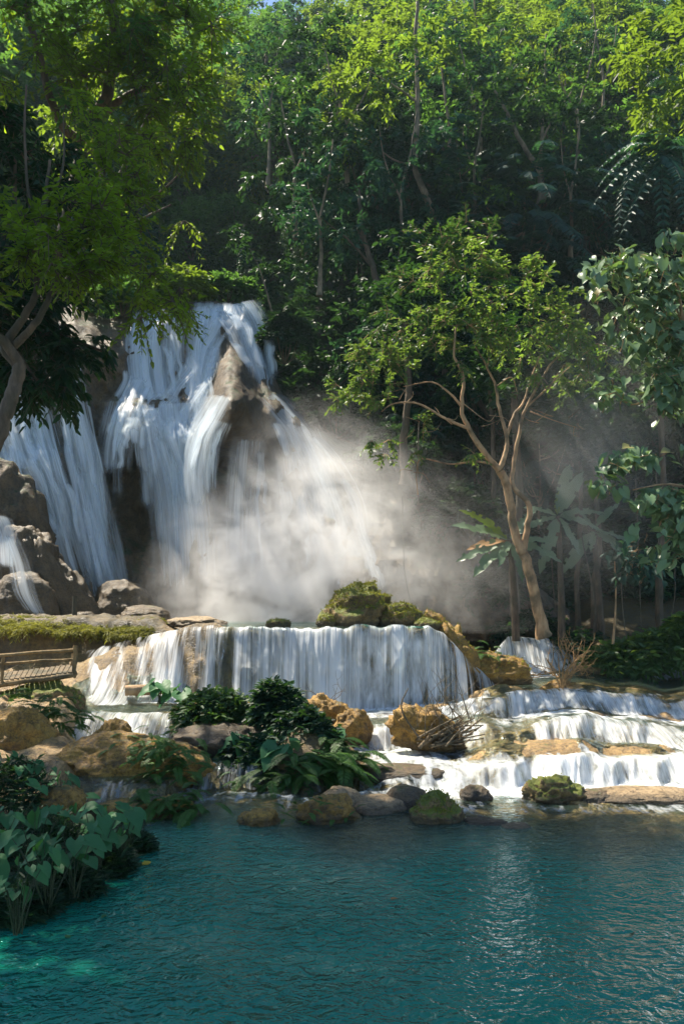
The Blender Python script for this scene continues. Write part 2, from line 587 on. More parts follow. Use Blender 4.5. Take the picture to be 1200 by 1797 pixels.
M = {}
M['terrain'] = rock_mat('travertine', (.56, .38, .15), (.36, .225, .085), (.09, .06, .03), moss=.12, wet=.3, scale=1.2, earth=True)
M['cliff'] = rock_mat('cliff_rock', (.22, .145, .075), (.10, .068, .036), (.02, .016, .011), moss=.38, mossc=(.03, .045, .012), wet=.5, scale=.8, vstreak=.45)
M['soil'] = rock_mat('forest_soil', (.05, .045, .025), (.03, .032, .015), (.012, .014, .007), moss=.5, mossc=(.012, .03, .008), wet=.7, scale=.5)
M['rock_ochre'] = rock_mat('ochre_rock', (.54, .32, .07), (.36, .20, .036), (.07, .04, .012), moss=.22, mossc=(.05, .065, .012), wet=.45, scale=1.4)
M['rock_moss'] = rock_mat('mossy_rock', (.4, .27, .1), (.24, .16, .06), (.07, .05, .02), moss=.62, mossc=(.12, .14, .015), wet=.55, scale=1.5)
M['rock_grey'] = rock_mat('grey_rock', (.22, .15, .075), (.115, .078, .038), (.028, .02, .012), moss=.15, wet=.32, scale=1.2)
M['rock_pale'] = rock_mat('pale_rock', (.52, .38, .22), (.36, .25, .13), (.14, .10, .05), moss=.0, wet=.3, scale=1.3)
M['water'] = water_mat()
M['fall'] = fall_mat('fall_water', 2.8, .13, col=(.84, .92, .99), bias=.04, contrast=1.4)
M['curtain'] = fall_mat('curtain_water', 3.2, .10, bias=-.01, contrast=2.1)
M['cascade'] = fall_mat('cascade_water', 4.6, .35, bias=.0, contrast=1.9)

M['leaf_far'] = leaf_mat('leaf_far', (.012, .052, .030), (.042, .105, .030), (.17, .37, .045), .5, .5, spec=.22)
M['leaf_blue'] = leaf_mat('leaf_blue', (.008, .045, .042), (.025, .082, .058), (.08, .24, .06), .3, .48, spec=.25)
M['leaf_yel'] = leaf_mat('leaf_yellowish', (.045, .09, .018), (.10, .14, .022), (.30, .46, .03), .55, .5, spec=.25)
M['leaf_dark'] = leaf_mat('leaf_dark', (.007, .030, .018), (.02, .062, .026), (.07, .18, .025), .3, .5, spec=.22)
M['leaf_fine'] = leaf_mat('leaf_fine', (.020, .080, .02), (.06, .14, .022), (.40, .60, .02), .64, .42)
M['leaf_mid'] = leaf_mat('leaf_mid', (.03, .10, .04), (.09, .18, .05), (.30, .48, .05), .45, .45)
M['leaf_grey'] = leaf_mat('leaf_greyish', (.045, .11, .06), (.12, .19, .085), (.2, .34, .06), .3, .38, dead=(.3, .2, .06), veins=.3)
M['leaf_taro'] = leaf_mat('taro_leaf', (.008, .058, .022), (.032, .118, .036), (.08, .28, .04), .28, .5, spec=.2, dead=(.32, .30, .04), veins=.3)
M['leaf_bush'] = leaf_mat('bush_leaf', (.022, .07, .025), (.06, .12, .03), (.12, .26, .03), .3, .5, spec=.3, dead=(.25, .17, .05))
M['fern'] = leaf_mat('fern_leaf', (.025, .08, .012), (.06, .15, .02), (.14, .32, .03), .4, .5)
M['banana'] = leaf_mat('banana_leaf', (.05, .11, .07), (.12, .18, .11), (.25, .38, .08), .35, .36, veins=.25)
M['banana_lit'] = leaf_mat('banana_leaf_lit', (.10, .18, .03), (.14, .22, .03), (.4, .5, .05), .5, .4)  # brighter copy of the banana leaf, light put into its colour
M['dry_leaf'] = leaf_mat('dry_leaf', (.30, .15, .05), (.4, .24, .10), (.3, .14, .04), .3, .7)
M['moss'] = leaf_mat('moss_tuft', (.10, .12, .012), (.25, .24, .03), (.4, .4, .04), .4, .7)
M['yellow_leaf'] = leaf_mat('yellow_leaf', (.6, .42, .03), (.7, .5, .05), (.7, .5, .05), .4, .5)
M['bark'] = bark_mat('bark', (.06, .042, .026), (.18, .125, .08))
M['bark_pale'] = bark_mat('pale_bark', (.16, .12, .075), (.36, .27, .17))
M['bark_tan'] = bark_mat('tan_bark', (.34, .20, .10), (.56, .37, .20))
M['twig'] = bark_mat('twig_bark', (.10, .075, .045), (.24, .17, .09), 12)
M['twig_warm'] = bark_mat('dry_twig', (.30, .17, .06), (.46, .27, .11), 12)
M['bamboo'] = bark_mat('bamboo_pole', (.18, .11, .04), (.36, .24, .10), 8)
M['vine'] = bark_mat('vine_stem', (.07, .06, .04), (.15, .12, .08), 8)
M['stem'] = bark_mat('green_stem', (.022, .042, .012), (.055, .07, .02), 8)
# ------------------------------------------------------------------ stepped stream bed
STEPS = {
 'A': dict(rim=[(-400,17.5),(290,17.5),(325,19.0),(460,19.0),(480,18.9),(620,19.2),(700,20.0),(800,20.2),(850,19.6),(960,19.9),(1060,19.7),(1200,19.9),(1600,19.9)],
           rise=[(-400,.45),(460,.45),(620,.3),(700,.22),(800,.28),(840,.42),(1600,.42)],
           wid=[(-400,.5),(460,.55),(620,1.1),(800,1.1),(850,.75),(1600,.75)]),
 'B': dict(rim=[(-400,22.9),(300,22.9),(330,22.5),(600,22.3),(640,23.0),(740,23.1),(800,22.6),(860,22.3),(1000,22.9),(1200,22.4),(1600,22.4)],
           rise=[(-400,.65),(300,.62),(330,.5),(460,.4),(620,.45),(740,.5),(800,.45),(860,.42),(1600,.42)],
           wid=[(-400,1.3),(300,1.3),(330,.7),(620,.9),(740,.9),(800,1.1),(860,1.2),(1600,1.2)]),
 'C': dict(rim=[(-400,24.0),(740,24.3),(800,25.4),(860,25.2),(960,25.8),(1040,24.9),(1120,25.4),(1200,25.0),(1600,25)],
           rise=[(-400,.05),(740,.05),(800,.3),(850,.5),(1600,.5)],
           wid=[(-400,.6),(800,1.0),(1600,1.1)]),
}
ZTOP = [(-400,2.2),(110,2.3),(160,2.45),(250,2.85),(330,3.15),(400,3.28),(750,3.33),(775,3.15),(815,2.2),(846,1.6),(872,2.3),(890,2.7),(960,2.6),(1010,2.1),(1600,2.1)]
W_RIM = [(-400,28.2),(100,28.2),(160,27.4),(300,27.3),(300,27.2),(345,26.9),(600,26.2),(750,26.4),(790,27.0),(830,28.6),(870,31.5),(900,33.0),(970,33.0),(1010,33.0),(1100,32.5),(1600,31.5)]
W_WID = [(-400,3.4),(200,3.6),(300,2.7),(345,1.8),(400,1.2),(440,.5),(740,.45),(800,1.0),(850,1.7),(970,1.8),(1010,1.2),(1600,1.2)]

def lipz(x):
    q = np.stack([x * .022, x * 0, x * 0 + 9], -1)
    return (.17 * fbm(q, 4, 19) - .05 * np.abs(np.sin(x * .05))) * sstep(380, 420, x) * (1 - sstep(760, 800, x))

def wig(x, D, sd, amp=0.22):
    q = np.stack([x * .018, D * .05 + sd * 3.3, np.full_like(x, sd * 1.7)], -1)
    sc = .55 * np.abs(np.sin(x * (.021 + .004 * sd) + 2 * fbm(q * .7, 2, 60 + sd) + sd)) if sd < 4 else .22 * np.abs(np.sin(x * .035 + 1.3 * fbm(q, 2, 66)))
    return amp * (1 + 1.1 * sstep(600, 760, x) * (sd < 4)) * (1.25 * fbm(q, 4, 40 + sd) - sc * (1 if sd < 4 else 2))

def stairs(x, D, shift=0.0):
    z = np.zeros_like(x)
    steep = np.zeros_like(x)
    foam = np.zeros_like(x)
    for k, (nm, st) in enumerate(STEPS.items()):
        q_ = np.stack([x * .011, x * 0 + k * 2.2, x * 0], -1)
        rise = pin(x, st['rise']) * (1 + .45 * sstep(600, 700, x) * fbm(q_, 2, 81))
        w = pin(x, st['wid']) * (1 + .5 * fbm(q_ * 1.7, 2, 83))
        d = D + shift - pin(x, st['rim']) - wig(x, D * 0, k, .34)
        s = np.clip(d / w + 1, 0, 1)
        z = z + rise * (s * s * (3 - 2 * s))
        on = np.clip(6 * s * (1 - s), 0, 1)
        amt = np.clip(rise / .4, 0, 1.1)
        steep = np.maximum(steep, on * amt)
        tail = np.where(d < -w, np.exp(-(-w - d) / (1.5 if nm == 'A' else 1.0)), 0) + on
        foam = np.maximum(foam, np.clip(tail - .35 * on, 0, 1) * amt * .9)
    lvl = z
    rise = pin(x, ZTOP) + lipz(x) * np.exp(-((D - pin(x, W_RIM)) / .9) ** 2) - lvl
    w = pin(x, W_WID)
    d = D + shift - pin(x, W_RIM) - wig(x, D * 0, 5, .25)
    s = np.clip(d / w + 1, 0, 1)
    z = z + rise * (s * s * (3 - 2 * s))
    on = np.clip(6 * s * (1 - s), 0, 1)
    steep = np.maximum(steep, on)
    tail = np.where(d < -w, np.exp(-(-w - d) / 1.1), 0)
    foam = np.maximum(foam, np.clip(tail * np.where((x > 400) & (x < 980), 1, .25), 0, 1) + on * .6)
    return z, steep, foam

def bump(x, D, cx, cd, rx, rd, h, p=1.0):
    q = ((x - cx) / rx) ** 2 + ((D - cd) / rd) ** 2
    return h * np.exp(-q ** p)

BANK = [(-400,8.0),(-100,9.4),(0,10.2),(110,11.3),(195,13.0),(250,14.6),(290,17.2),(330,30)]

def terrain(x, D):
    z, steep, foam = stairs(x, D)
    rt = sstep(480, 620, x)
    base = -.95 + .83 * sstep(13.0 - 1.0 * rt, 17.0 - 1.2 * rt, D + .6 * np.sin(x * .013))
    t = z + base
    pos = np.stack([(x - 600) / F * D, D, z], -1)
    n = fbm(pos * .8, 5, 3)
    n2 = fbm(pos * 3.0, 4, 9)
    dry = np.zeros_like(x)
    edge = pin(x, BANK) + .5 * n
    bank = sstep(-.1, .8, D - edge) * (x < 330) * (1 - sstep(23.5, 25, D))
    bank = bank * (1 - sstep(110, 150, x) * sstep(15.0, 15.8, D))
    bank = bank * (1 - sstep(230, 290, x) * sstep(15.0, 17, D))
    t = t + bank * (.30 + .02 * (D - 10))
    t = t + bump(x, D, 540, 20.2, 78, 1.5, .95, 1.6)
    t = t + bump(x, D, 395, 22.6, 75, 1.0, .65, 1.4)
    t = t + bump(x, D, 930, 20.8, 140, 1.2, .27, 1.5) + bump(x, D, 1120, 20.9, 80, .9, .20, 1.4)
    t = t + bump(x, D, 690, 24.3, 60, .6, .14) + bump(x, D, 840, 25.9, 60, .5, .12)
    lobes = fbm(pos * np.array([.55, .55, .4]), 3, 61)
    hump = (1 - sstep(385, 425, x)) * sstep(100, 150, x) * sstep(23.6, 24.4, D) * (1 - sstep(27.2, 28, D))
    t = t + hump * (.42 * lobes + .05) + bump(x, D, 338, 26.2, 46, .9, .38, 1.4) + bump(x, D, 215, 25.9, 60, 1.0, .25, 1.4)
    lip = np.exp(-((D - pin(x, W_RIM) - .25) / .35) ** 2) * sstep(385, 420, x) * (1 - sstep(770, 800, x))
    t = t + lip * (.03 + .12 * n2 + .08 * n)
    t = t + bump(x, D, 640, 17.4, 60, .6, .16, 1.5) + bump(x, D, 1080, 17.3, 130, .35, .17, 1.6)
    for cx, cd, rx, rd, h in ((760,24.9,40,.5,.16),(860,25.8,70,.7,.2),(1010,25.6,60,.5,.16),(1090,26.6,120,.9,.13),(905,23.8,60,.5,.16),(1060,23.6,50,.5,.18),(1160,23.9,60,.5,.14),(830,22.2,40,.5,.2),(700,21.0,60,.5,.12),(1000,24.6,40,.4,.2),(1010,20.3,30,.5,.12),(870,20.5,40,.6,.14),(720,18.6,70,.5,.1)):
        t = t + bump(x, D, cx, cd, rx, rd, h, 1.3)
    # raised left ledge and banks behind
    led = (1 - sstep(270, 330, x)) * sstep(27.3, 28.2, D + .4 * n)
    t = t + led * (3.62 - pin(x, ZTOP))
    t = t + sstep(980, 1060, x) * sstep(31.3, 33, D) * .7
    t = t + sstep(33.5, 40, D) * np.where(x > 820, 2.2, 0)
    dry = np.maximum(dry, led)
    lf = (1 - sstep(95, 135, x)) * sstep(15, 17, D)
    dry = np.maximum(dry, lf)
    dry = np.maximum(dry, sstep(790, 815, x) * (1 - sstep(848, 872, x)) * sstep(25.6, 26.6, D))
    amp = .10 + .16 * np.maximum(dry, bank) + .10 * steep
    t = t + amp * n * .9 + amp * .35 * n2 + .02 * n2
    return t, z, steep, foam, dry

def water_level(x, D):
    z, st, fo = stairs(x, D, .14)
    pos = np.stack([(x - 600) / F * D, D * .6, z * 0], -1)
    w = z + .02 + np.clip(fo + st, 0, 1) * .05 * fbm(pos * 2.6, 3, 71)
    return w, st, fo

# D samples: fine over the steps
dd = np.concatenate([np.arange(4.0, 14, .16), np.arange(14, 17, .09), np.arange(17, 28.6, .05), np.arange(28.6, 41, .12)])
xx = np.concatenate([np.arange(-810, -330, 12.0), np.arange(-330, 1531, 3.0), np.arange(1534, 2050, 12.0)])
GX, GD = np.meshgrid(xx, dd)
TZ, TL, TST, TFO, TDRY = terrain(GX, GD)
WZ, WST, WFO = water_level(GX, GD)
mb = MB()
earth = np.maximum(sstep(32.6, 33.6, GD) * sstep(780, 860, GX), (1 - sstep(270, 330, GX)) * sstep(26.8, 27.8, GD) * .9)
earth = np.maximum(earth, sstep(800, 830, GX) * (1 - sstep(840, 870, GX)) * sstep(26, 27, GD) * .8)
earth = np.maximum(earth, (1 - sstep(280, 330, GX)) * (1 - sstep(14.5, 16.5, GD)) * .9)
earth = np.maximum(earth, np.exp(-((GX - 540) / 80) ** 4) * np.exp(-((GD - 20.2) / 1.8) ** 4) * .85)
earth = np.maximum(earth, (1 - sstep(385, 425, GX)) * sstep(100, 150, GX) * sstep(23.6, 24.4, GD) * .45)
earth = np.clip(earth + .25 * (earth > .05) * fbm(np.stack([GX * .03, GD * 1.2, GX * 0], -1), 3, 5), 0, 1)
mb.add(np.stack([(GX - 600) / F * GD, GD, TZ], -1).reshape(-1, 3), grid_faces(len(dd), len(xx)), earth=earth)
o = tag(mb.build('stream_bed', M['terrain']), kind='structure')

# one sheet of ground to the horizon below everything
mb = MB()
g = np.linspace(-400, 400, 9)
gx, gy = np.meshgrid(g, g)
mb.add(np.stack([gx, gy, np.full_like(gx, -3.0)], -1).reshape(-1, 3), grid_faces(9, 9))
tag(mb.build('ground', M['soil']), kind='structure')

# water surface of pool and terraces
wz = WZ - TDRY * .6
wz = wz - np.where((GX < 385) & (GD > 25.5), sstep(385, 330, GX) * .5, 0)
film = (GX > 640) & (GX < 1400) & (GD > 18.5) & (GD < 26.5)
fn_ = fbm(np.stack([(GX - 600) / F * GD * 1.3, GD * .7, GX * 0 + 4], -1), 3, 87)
wz = np.where(film & (fn_ > .02), np.maximum(wz, TZ + .012), wz)
dep = np.clip(wz - TZ, -.2, 1.2)
arc = np.cumsum(np.sqrt(np.diff(GD, axis=0, prepend=GD[:1]) ** 2 + np.diff(WZ, axis=0, prepend=WZ[:1]) ** 2), 0)
Xw = (GX - 600) / F * GD
right = .55 + .45 * sstep(560, 660, GX)
fo = np.clip(WFO * right, 0, 1)
fo = np.maximum(fo, .66 * sstep(590, 690, GX) * sstep(16.6, 18.0, GD) * (1 - sstep(21.5, 22.2, GD)))
fo = np.maximum(fo, .62 * sstep(420, 470, GX) * (1 - sstep(840, 900, GX)) * sstep(23.3, 23.9, GD) * (1 - sstep(25.6, 26, GD)))
fo = np.maximum(fo, .38 * sstep(840, 900, GX) * sstep(22.2, 22.7, GD) * (1 - sstep(25.2, 25.6, GD)))
dome = np.clip(bump(GX, GD, 930, 20.9, 150, 1.15, 1.0, 1.8) + bump(GX, GD, 1120, 21.0, 85, .9, .9, 1.6) + bump(GX, GD, 880, 25.9, 80, .7, .8) + bump(GX, GD, 860, 23.7, 50, .5, .7) + bump(GX, GD, 1060, 23.8, 60, .4, .7), 0, 1)
fo = np.where(film, np.maximum(fo, .26), fo) * (1 - .72 * dome)
fo = np.maximum(fo, .36 * sstep(620, 760, GX) * sstep(15.2, 16.6, GD) * (1 - sstep(17.5, 18.5, GD)))
q = grid_faces(len(dd), len(xx))
keep = (dep.ravel()[q].max(1) > -.12)
mb = MB()
mb.add(np.stack([Xw, GD, wz], -1).reshape(-1, 3), q[keep], np.stack([Xw, arc], -1).reshape(-1, 2), foam=fo, depth=np.clip(dep, 0, 1.2) * (1 - .96 * np.clip(WST * 1.6, 0, 1)))
tag(mb.build('water', M['water'], uv=True), kind='structure')

# ------------------------------------------------------------------ cascades over the steps
def step_fall(x0, x1, key, label, group=None, off=.05, fl=.6, name='cascade', n=64, top=.3, foot=.12, lanes=None):
    xs = np.arange(x0, x1 + .1, 1.5)
    tt = np.linspace(0, 1, n)
    st = STEPS.get(key)
    rim = (pin(xs, st['rim']) + wig(xs, xs * 0, list(STEPS).index(key), .34)) if st else pin(xs, W_RIM) + wig(xs, xs * 0, 5, .25)
    w = pin(xs, st['wid']) if st else pin(xs, W_WID)
    D = rim[None] + top - .14 - (w[None] + top + foot) * tt[:, None]
    X = np.broadcast_to(xs[None], D.shape)
    z, _, _ = stairs(X.ravel(), D.ravel(), .14)
    z = z.reshape(D.shape)
    Xm = (X - 600) / F * D
    arcl = np.cumsum(np.sqrt(np.diff(D, axis=0, prepend=D[:1]) ** 2 + np.diff(z, axis=0, prepend=z[:1]) ** 2), 0)
    s = fbm(np.stack([Xm * 3.2, arcl * .35, np.full_like(Xm, hash(key) % 7)], -1), 3, 21)
    s2 = vnoise(np.stack([Xm * 9, arcl * .5, Xm * 0], -1), 5)
    mask = np.sin(np.pi * tt)[:, None] ** .5
    push = off + (.10 * s + .035 * s2) * mask + .02
    big = fbm(np.stack([Xm * .55, Xm * 0 + 3.1, Xm * 0], -1), 2, 77)
    e = np.minimum(sstep(x0, x0 + 22, X), 1 - sstep(x1 - 22, x1, X))
    lane = 0
    if lanes:                                   # water keeps to the hollows between the rounded lobes
        for lx_, lw_, la_ in lanes: lane = lane + la_ * np.exp(-((X - lx_ - 14 * (tt[:, None] - .4)) / (lw_ * (1 + tt[:, None]))) ** 2)
    flow = np.clip((fl + (.85 if not lanes else .3) * big + .30 * s + lane) * e, 0, 1) * sstep(0, .14, tt)[:, None] * (1 - .6 * sstep(.93, 1, tt)[:, None])
    mb = MB()
    mb.add(np.stack([Xm, D - push * .85, z + push * .55 + .015], -1).reshape(-1, 3), grid_faces(n, len(xs)),
           np.stack([Xm, arcl], -1).reshape(-1, 2), flow=flow)
    o = mb.build(name, M['cascade'], uv=True)
    return tag(o, label, 'waterfall', group)

step_fall(322, 468, 'A', 'small thin cascade with blue foam at its foot beside the leafy islet', fl=.30)
step_fall(835, 1330, 'A', 'long low white cascade spilling over the yellow dome into the foaming shallows', fl=.46)
step_fall(110, 310, 'B', 'thin broken cascade on the shaded grey step above the big ochre rock', fl=.22)
step_fall(632, 742, 'B', 'short white cascade between the branch-covered rock and the ochre stump rock', fl=.5)
step_fall(790, 1330, 'B', 'low frothy rapid just behind the yellow dome of rock', fl=.5)
step_fall(805, 1330, 'C', 'fringe of white cascades along the rim of the sunlit upper basin', fl=.5)
step_fall(850, 972, 'W', 'veiled cascade sliding down behind the mossy shoulder of the weir', fl=.72, n=80, off=.09)
step_fall(150, 388, 'W', 'thin sheets of water sliding down the brown travertine hump', fl=.10, n=120, off=.16, lanes=[(376,11,.75),(352,6,.4),(306,9,.7),(278,8,.5),(250,5,.3),(186,10,.6),(164,9,.5),(214,5,.3)])

# the curtain of the weir
def curtain():
    xs = np.arange(368, 856, 1.5)
    n = 110
    t = np.linspace(0, 1, n)
    rim = pin(xs, W_RIM) + wig(xs, xs * 0, 5, .25)
    # where the rim turns back, lean the sheet out sideways
    X0 = np.broadcast_to(xs[None], (n, len(xs)))
    zf, _, _ = stairs(xs, rim - 1.6)
    zt = pin(xs, ZTOP) + .04 + lipz(xs)
    q = np.clip((t - .12) / .88, 0, 1)[:, None]
    out = (np.maximum(.55, .85 * pin(xs, W_WID) + .32) * (1 - sstep(760, 800, xs)) + 1.3 * sstep(760, 800, xs))[None] * q ** .55
    D = rim[None] + .55 * (1 - np.clip(t / .12, 0, 1))[:, None] - .10 - out
    z = zt[None] - (zt - zf)[None] * q ** 1.35
    lx = (X0 - 600) / F * D
    lx = lx + (sstep(720, 790, xs) * .7)[None] * q ** .7
    arcl = np.cumsum(np.sqrt(np.diff(D, axis=0, prepend=D[:1]) ** 2 + np.diff(z, axis=0, prepend=z[:1]) ** 2), 0)
    s = fbm(np.stack([lx * 2.6, arcl * .22, lx * 0 + 2], -1), 4, 31)
    s2 = vnoise(np.stack([lx * 8, arcl * .3, lx * 0], -1), 6)
    bul = fbm(np.stack([lx * .9, arcl * 1.1, lx * 0 + 5], -1), 3, 37)
    D = D - (.22 * s + .06 * s2 + .14 * bul) * np.sqrt(q)
    big = fbm(np.stack([lx * .8, lx * 0 + 1.3, lx * 0], -1), 3, 93)
    gap = np.exp(-((X0 - 662) / 9) ** 2) * .75 + np.exp(-((X0 - 390) / 7) ** 2) * .25 + np.exp(-((X0 - 540) / 7) ** 2) * .3
    flow = np.clip(.66 + 1.15 * big + .38 * s + .25 * bul - .18 * sstep(.25, .9, q) - gap * q, 0, 1)
    flow = np.clip(flow + .45 * np.exp(-((X0 - 418) / 12) ** 2) + .45 * np.exp(-((X0 - 384) / 14) ** 2), 0, 1)
    flow = flow * sstep(.05, .16, t)[:, None] * np.minimum(sstep(368, 380, xs), 1 - sstep(820, 855, xs))[None]
    flow = flow * (1 - .5 * sstep(.97, 1, t)[:, None])
    mb = MB()
    mb.add(np.stack([lx, D, z], -1).reshape(-1, 3), grid_faces(n, len(xs)), np.stack([lx, arcl], -1).reshape(-1, 2), flow=flow)
    return mb.build('curtain_waterfall', M['curtain'], uv=True)
tag(curtain(), 'broad white curtain of water dropping from the straight golden rim of the weir', 'waterfall')

# ------------------------------------------------------------------ main cliff
CREST = [(-300,520),(0,505),(100,525),(190,560),(235,548),(300,532),(380,528),(420,538),(445,562),(470,635),(495,690),(540,735),(600,768),(660,795),(720,835),(780,880),(840,930),(920,1010),(1000,1070)]
C_TOP = [(-300,41),(0,41.5),(200,42.3),(430,42.3),(500,41),(600,39.6),(720,38),(840,37),(1000,37)]
C_BOT = [(-300,35.5),(0,36),(150,37.3),(300,38.2),(420,36.8),(520,34.2),(600,33.4),(720,33.4),(840,34.6),(1000,36)]
CF = [  # cx, cy, rx, ry, towards camera
 (408,680,30,66,2.3),(428,730,50,50,2.2),(395,715,26,50,1.1),(215,745,62,42,1.9),(240,690,34,35,.5),(310,735,55,50,.7),
 (250,880,72,95,-2.4),(425,812,62,26,-2.4),(360,620,22,70,-.9),(120,650,45,70,.9),(80,810,45,40,1.2),(40,720,40,60,.9),
 (175,830,30,120,-1.4),(100,930,50,80,.9),(320,790,45,40,1.1),(550,800,70,60,.6),(600,860,40,60,.6),(500,730,40,40,.9),(160,640,60,70,1.0),(470,600,30,60,-.6)]

def cliff_D(x, y, feat=1.0, neg=1.0, rough=1.0):
    yt = pin(x, CREST)
    s = np.clip((1112 - y) / (1112 - yt), 0, 1.2)
    D = pin(x, C_BOT) + (pin(x, C_TOP) - pin(x, C_BOT)) * np.clip(s, 0, 1) ** 1.25
    for cx, cy_, rx, ry, h in CF:
        q = ((x - cx) / rx) ** 2 + ((y - cy_) / ry) ** 2
        k = h * np.exp(-q ** 1.4)
        D = D - (k if h > 0 else k * neg) * feat
    D = D + 1.6 * np.exp(-((s - 1) / .035) ** 2) * (s > .9)
    if rough:
        p = np.stack([x / 62., y / 95., D * .12], -1)
        D = D - rough * (.75 * ridged(p, 4, 12) + .35 * fbm(np.stack([x / 17., y / 34., D * .1], -1), 4, 14) - .2)
    return D

xc = np.arange(-300, 1001, 3.5)
nv = 210
sv = np.linspace(0, 1, nv)
CX, SV = np.meshgrid(xc, sv)
CY = 1125 + (pin(xc, CREST)[None] - 1125) * SV
CD = cliff_D(CX, CY)
cv = np.stack([(CX - 600) / F * CD, CD, EYE + (HZ - CY) / F * CD], -1)
# carry the top back as a plateau
nb = 26
tb = np.linspace(0, 1, nb)[1:, None, None]
top = cv[-1][None]
back = top + tb * np.array([0, 11.0, 0]) + (1 - (1 - tb) ** 2) * np.array([0, 0, .5])
nz = fbm(back * .5, 4, 33)
back = back + np.stack([nz * 0, nz * 0, nz * .5 * tb[..., 0]], -1)
allv = np.concatenate([cv, back])
mb = MB()
mb.add(allv.reshape(-1, 3), grid_faces(len(allv), len(xc)))
tag(mb.build('cliff', M['cliff']), kind='structure')

def ribbon(mb, pts, off=.30, n=70, m=15, f0=1.0, f1=1.0, bulge=.10, fade=(.06, .22), dens=.68, rough=.2, fall=True):
    p = smooth_path(pts, n)
    # direction across, in the picture plane at that depth
    tg = np.gradient(p[:, :2], axis=0)
    tg = nrm(tg)
    ac = np.stack([-tg[:, 1], tg[:, 0]], 1)
    ac = np.where(ac[:, :1] < 0, -ac, ac)
    ac = nrm(ac * .4 + np.array([.6, 0]))
    s = np.linspace(-1, 1, m)
    xs = p[:, 0:1] + ac[:, 0:1] * s[None] * p[:, 2:3] / 2
    ys = p[:, 1:2] + ac[:, 1:2] * s[None] * p[:, 2:3] / 2
    D = cliff_D(xs, ys, 1.0, .15, rough)
    Dm = D.copy()
    k = 7
    for _ in range(3):
        Dp = np.pad(Dm, ((k, k), (1, 1)), 'edge')
        Dm = sum(Dp[i:i + n, j:j + m] for i in range(2 * k + 1) for j in range(3)) / (3 * (2 * k + 1))
    D = np.minimum(D, Dm)
    D = np.minimum.accumulate(D + .012 * np.arange(n)[:, None], 0) - .012 * np.arange(n)[:, None] * .6 - off if fall else D - off - bulge * (1 - s[None] ** 2)
    v = np.stack([(xs - 600) / F * D, D, EYE + (HZ - ys) / F * D], -1)
    mid = v[:, m // 2]
    al = np.concatenate([[0], np.cumsum(np.linalg.norm(np.diff(mid, axis=0), axis=1))])
    wm = p[:, 2:3] / F * 40
    t = np.linspace(0, 1, n)
    nz = fbm(np.stack([s[None] * wm * 1.4 + pts[0][0], (al * .25)[:, None] + s[None] * 0, s[None] * wm * 0], -1), 3, 51)
    v[..., 1] -= nz * .13
    flow = (1 - np.abs(s[None]) ** 2.2) * (sstep(0, fade[0], t) * (1 - sstep(1 - fade[1], 1, t)))[:, None] * (f0 + (f1 - f0) * t)[:, None] * dens
    u0 = (len(mb.v) * 3.71)
    mb.add(v.reshape(-1, 3), grid_faces(n, m), np.stack([u0 + s[None] * wm / 2, np.broadcast_to(al[:, None], (n, m))], -1).reshape(-1, 2), flow=flow)

mb = MB()
MAIN = [
 ([(440,764,70),(434,830,84),(430,920,104),(430,1050,150)], .36),
 ([(300,536,150),(292,590,140),(292,650,130),(300,710,130),(310,780,100)], .46),
 ([(410,530,100),(436,580,90),(456,640,60),(470,690,40)], .6),
 ([(300,700,170),(306,760,140),(316,850,130),(326,950,140),(330,1080,160)], .50),
 ([(228,700,100),(216,745,104),(206,795,80),(204,840,60)], .42),
 ([(345,690,110),(348,740,100),(345,800,90),(345,880,80)], .45),
 ([(508,730,90),(545,790,130),(572,870,170),(596,970,220),(604,1090,250)], .26),
 ([(386,527,108),(380,555,96),(362,595,64),(345,650,54),(342,700,70),(325,745,80),(330,800,70),(338,880,80)], .78),
 ([(412,530,74),(436,565,74),(452,620,56),(468,680,34)], .86),
 ([(425,538,40),(450,590,34),(466,650,26),(470,700,20)], .7),
 ([(365,530,60),(360,580,62),(352,640,70),(318,690,74),(296,750,70),(318,830,76),(330,930,90),(325,1060,110)], .78),
 ([(370,600,46),(352,660,52),(335,720,50),(318,770,58),(322,850,62),(334,950,80)], .7),
 ([(262,540,70),(256,590,70),(258,650,80),(268,710,84),(292,770,82),(314,850,88),(326,960,104),(330,1080,120)], .76),
 ([(240,556,40),(236,610,44),(240,660,46),(225,700,50),(205,745,44),(198,792,34)], .55),
 ([(250,660,50),(226,715,56),(216,760,50),(214,800,40)], .52),
 ([(285,545,44),(290,600,46),(300,650,40),(290,700,50)], .5),
 ([(300,690,60),(262,730,60),(252,780,50),(262,850,40)], .55),
 ([(392,690,46),(368,730,54),(345,775,52),(336,840,56),(345,920,60)], .62),
 ([(388,735,60),(372,775,46),(366,830,40),(368,880,40)], .42),
 ([(250,790,40),(256,840,34),(262,900,36)], .34),
 ([(205,790,30),(206,830,26),(208,880,24)], .28),
 # right-hand slope behind the mist
 ([(468,688,40),(498,720,62),(536,770,84),(556,840,100),(580,930,130),(610,1030,170),(615,1100,190)], .40),
 ([(480,700,30),(520,750,60),(560,830,60),(600,920,60),(640,1010,70),(655,1080,80)], .42),
 ([(500,725,60),(510,790,90),(520,880,110),(530,980,140),(540,1090,160)], .36),
 ([(545,760,40),(590,815,44),(625,880,44),(640,950,40),(665,1030,60)], .42),
 ([(598,835,16),(622,880,22),(634,930,20),(655,1000,34),(668,1050,44)], .7),
]
rs_ = np.random.default_rng(41)
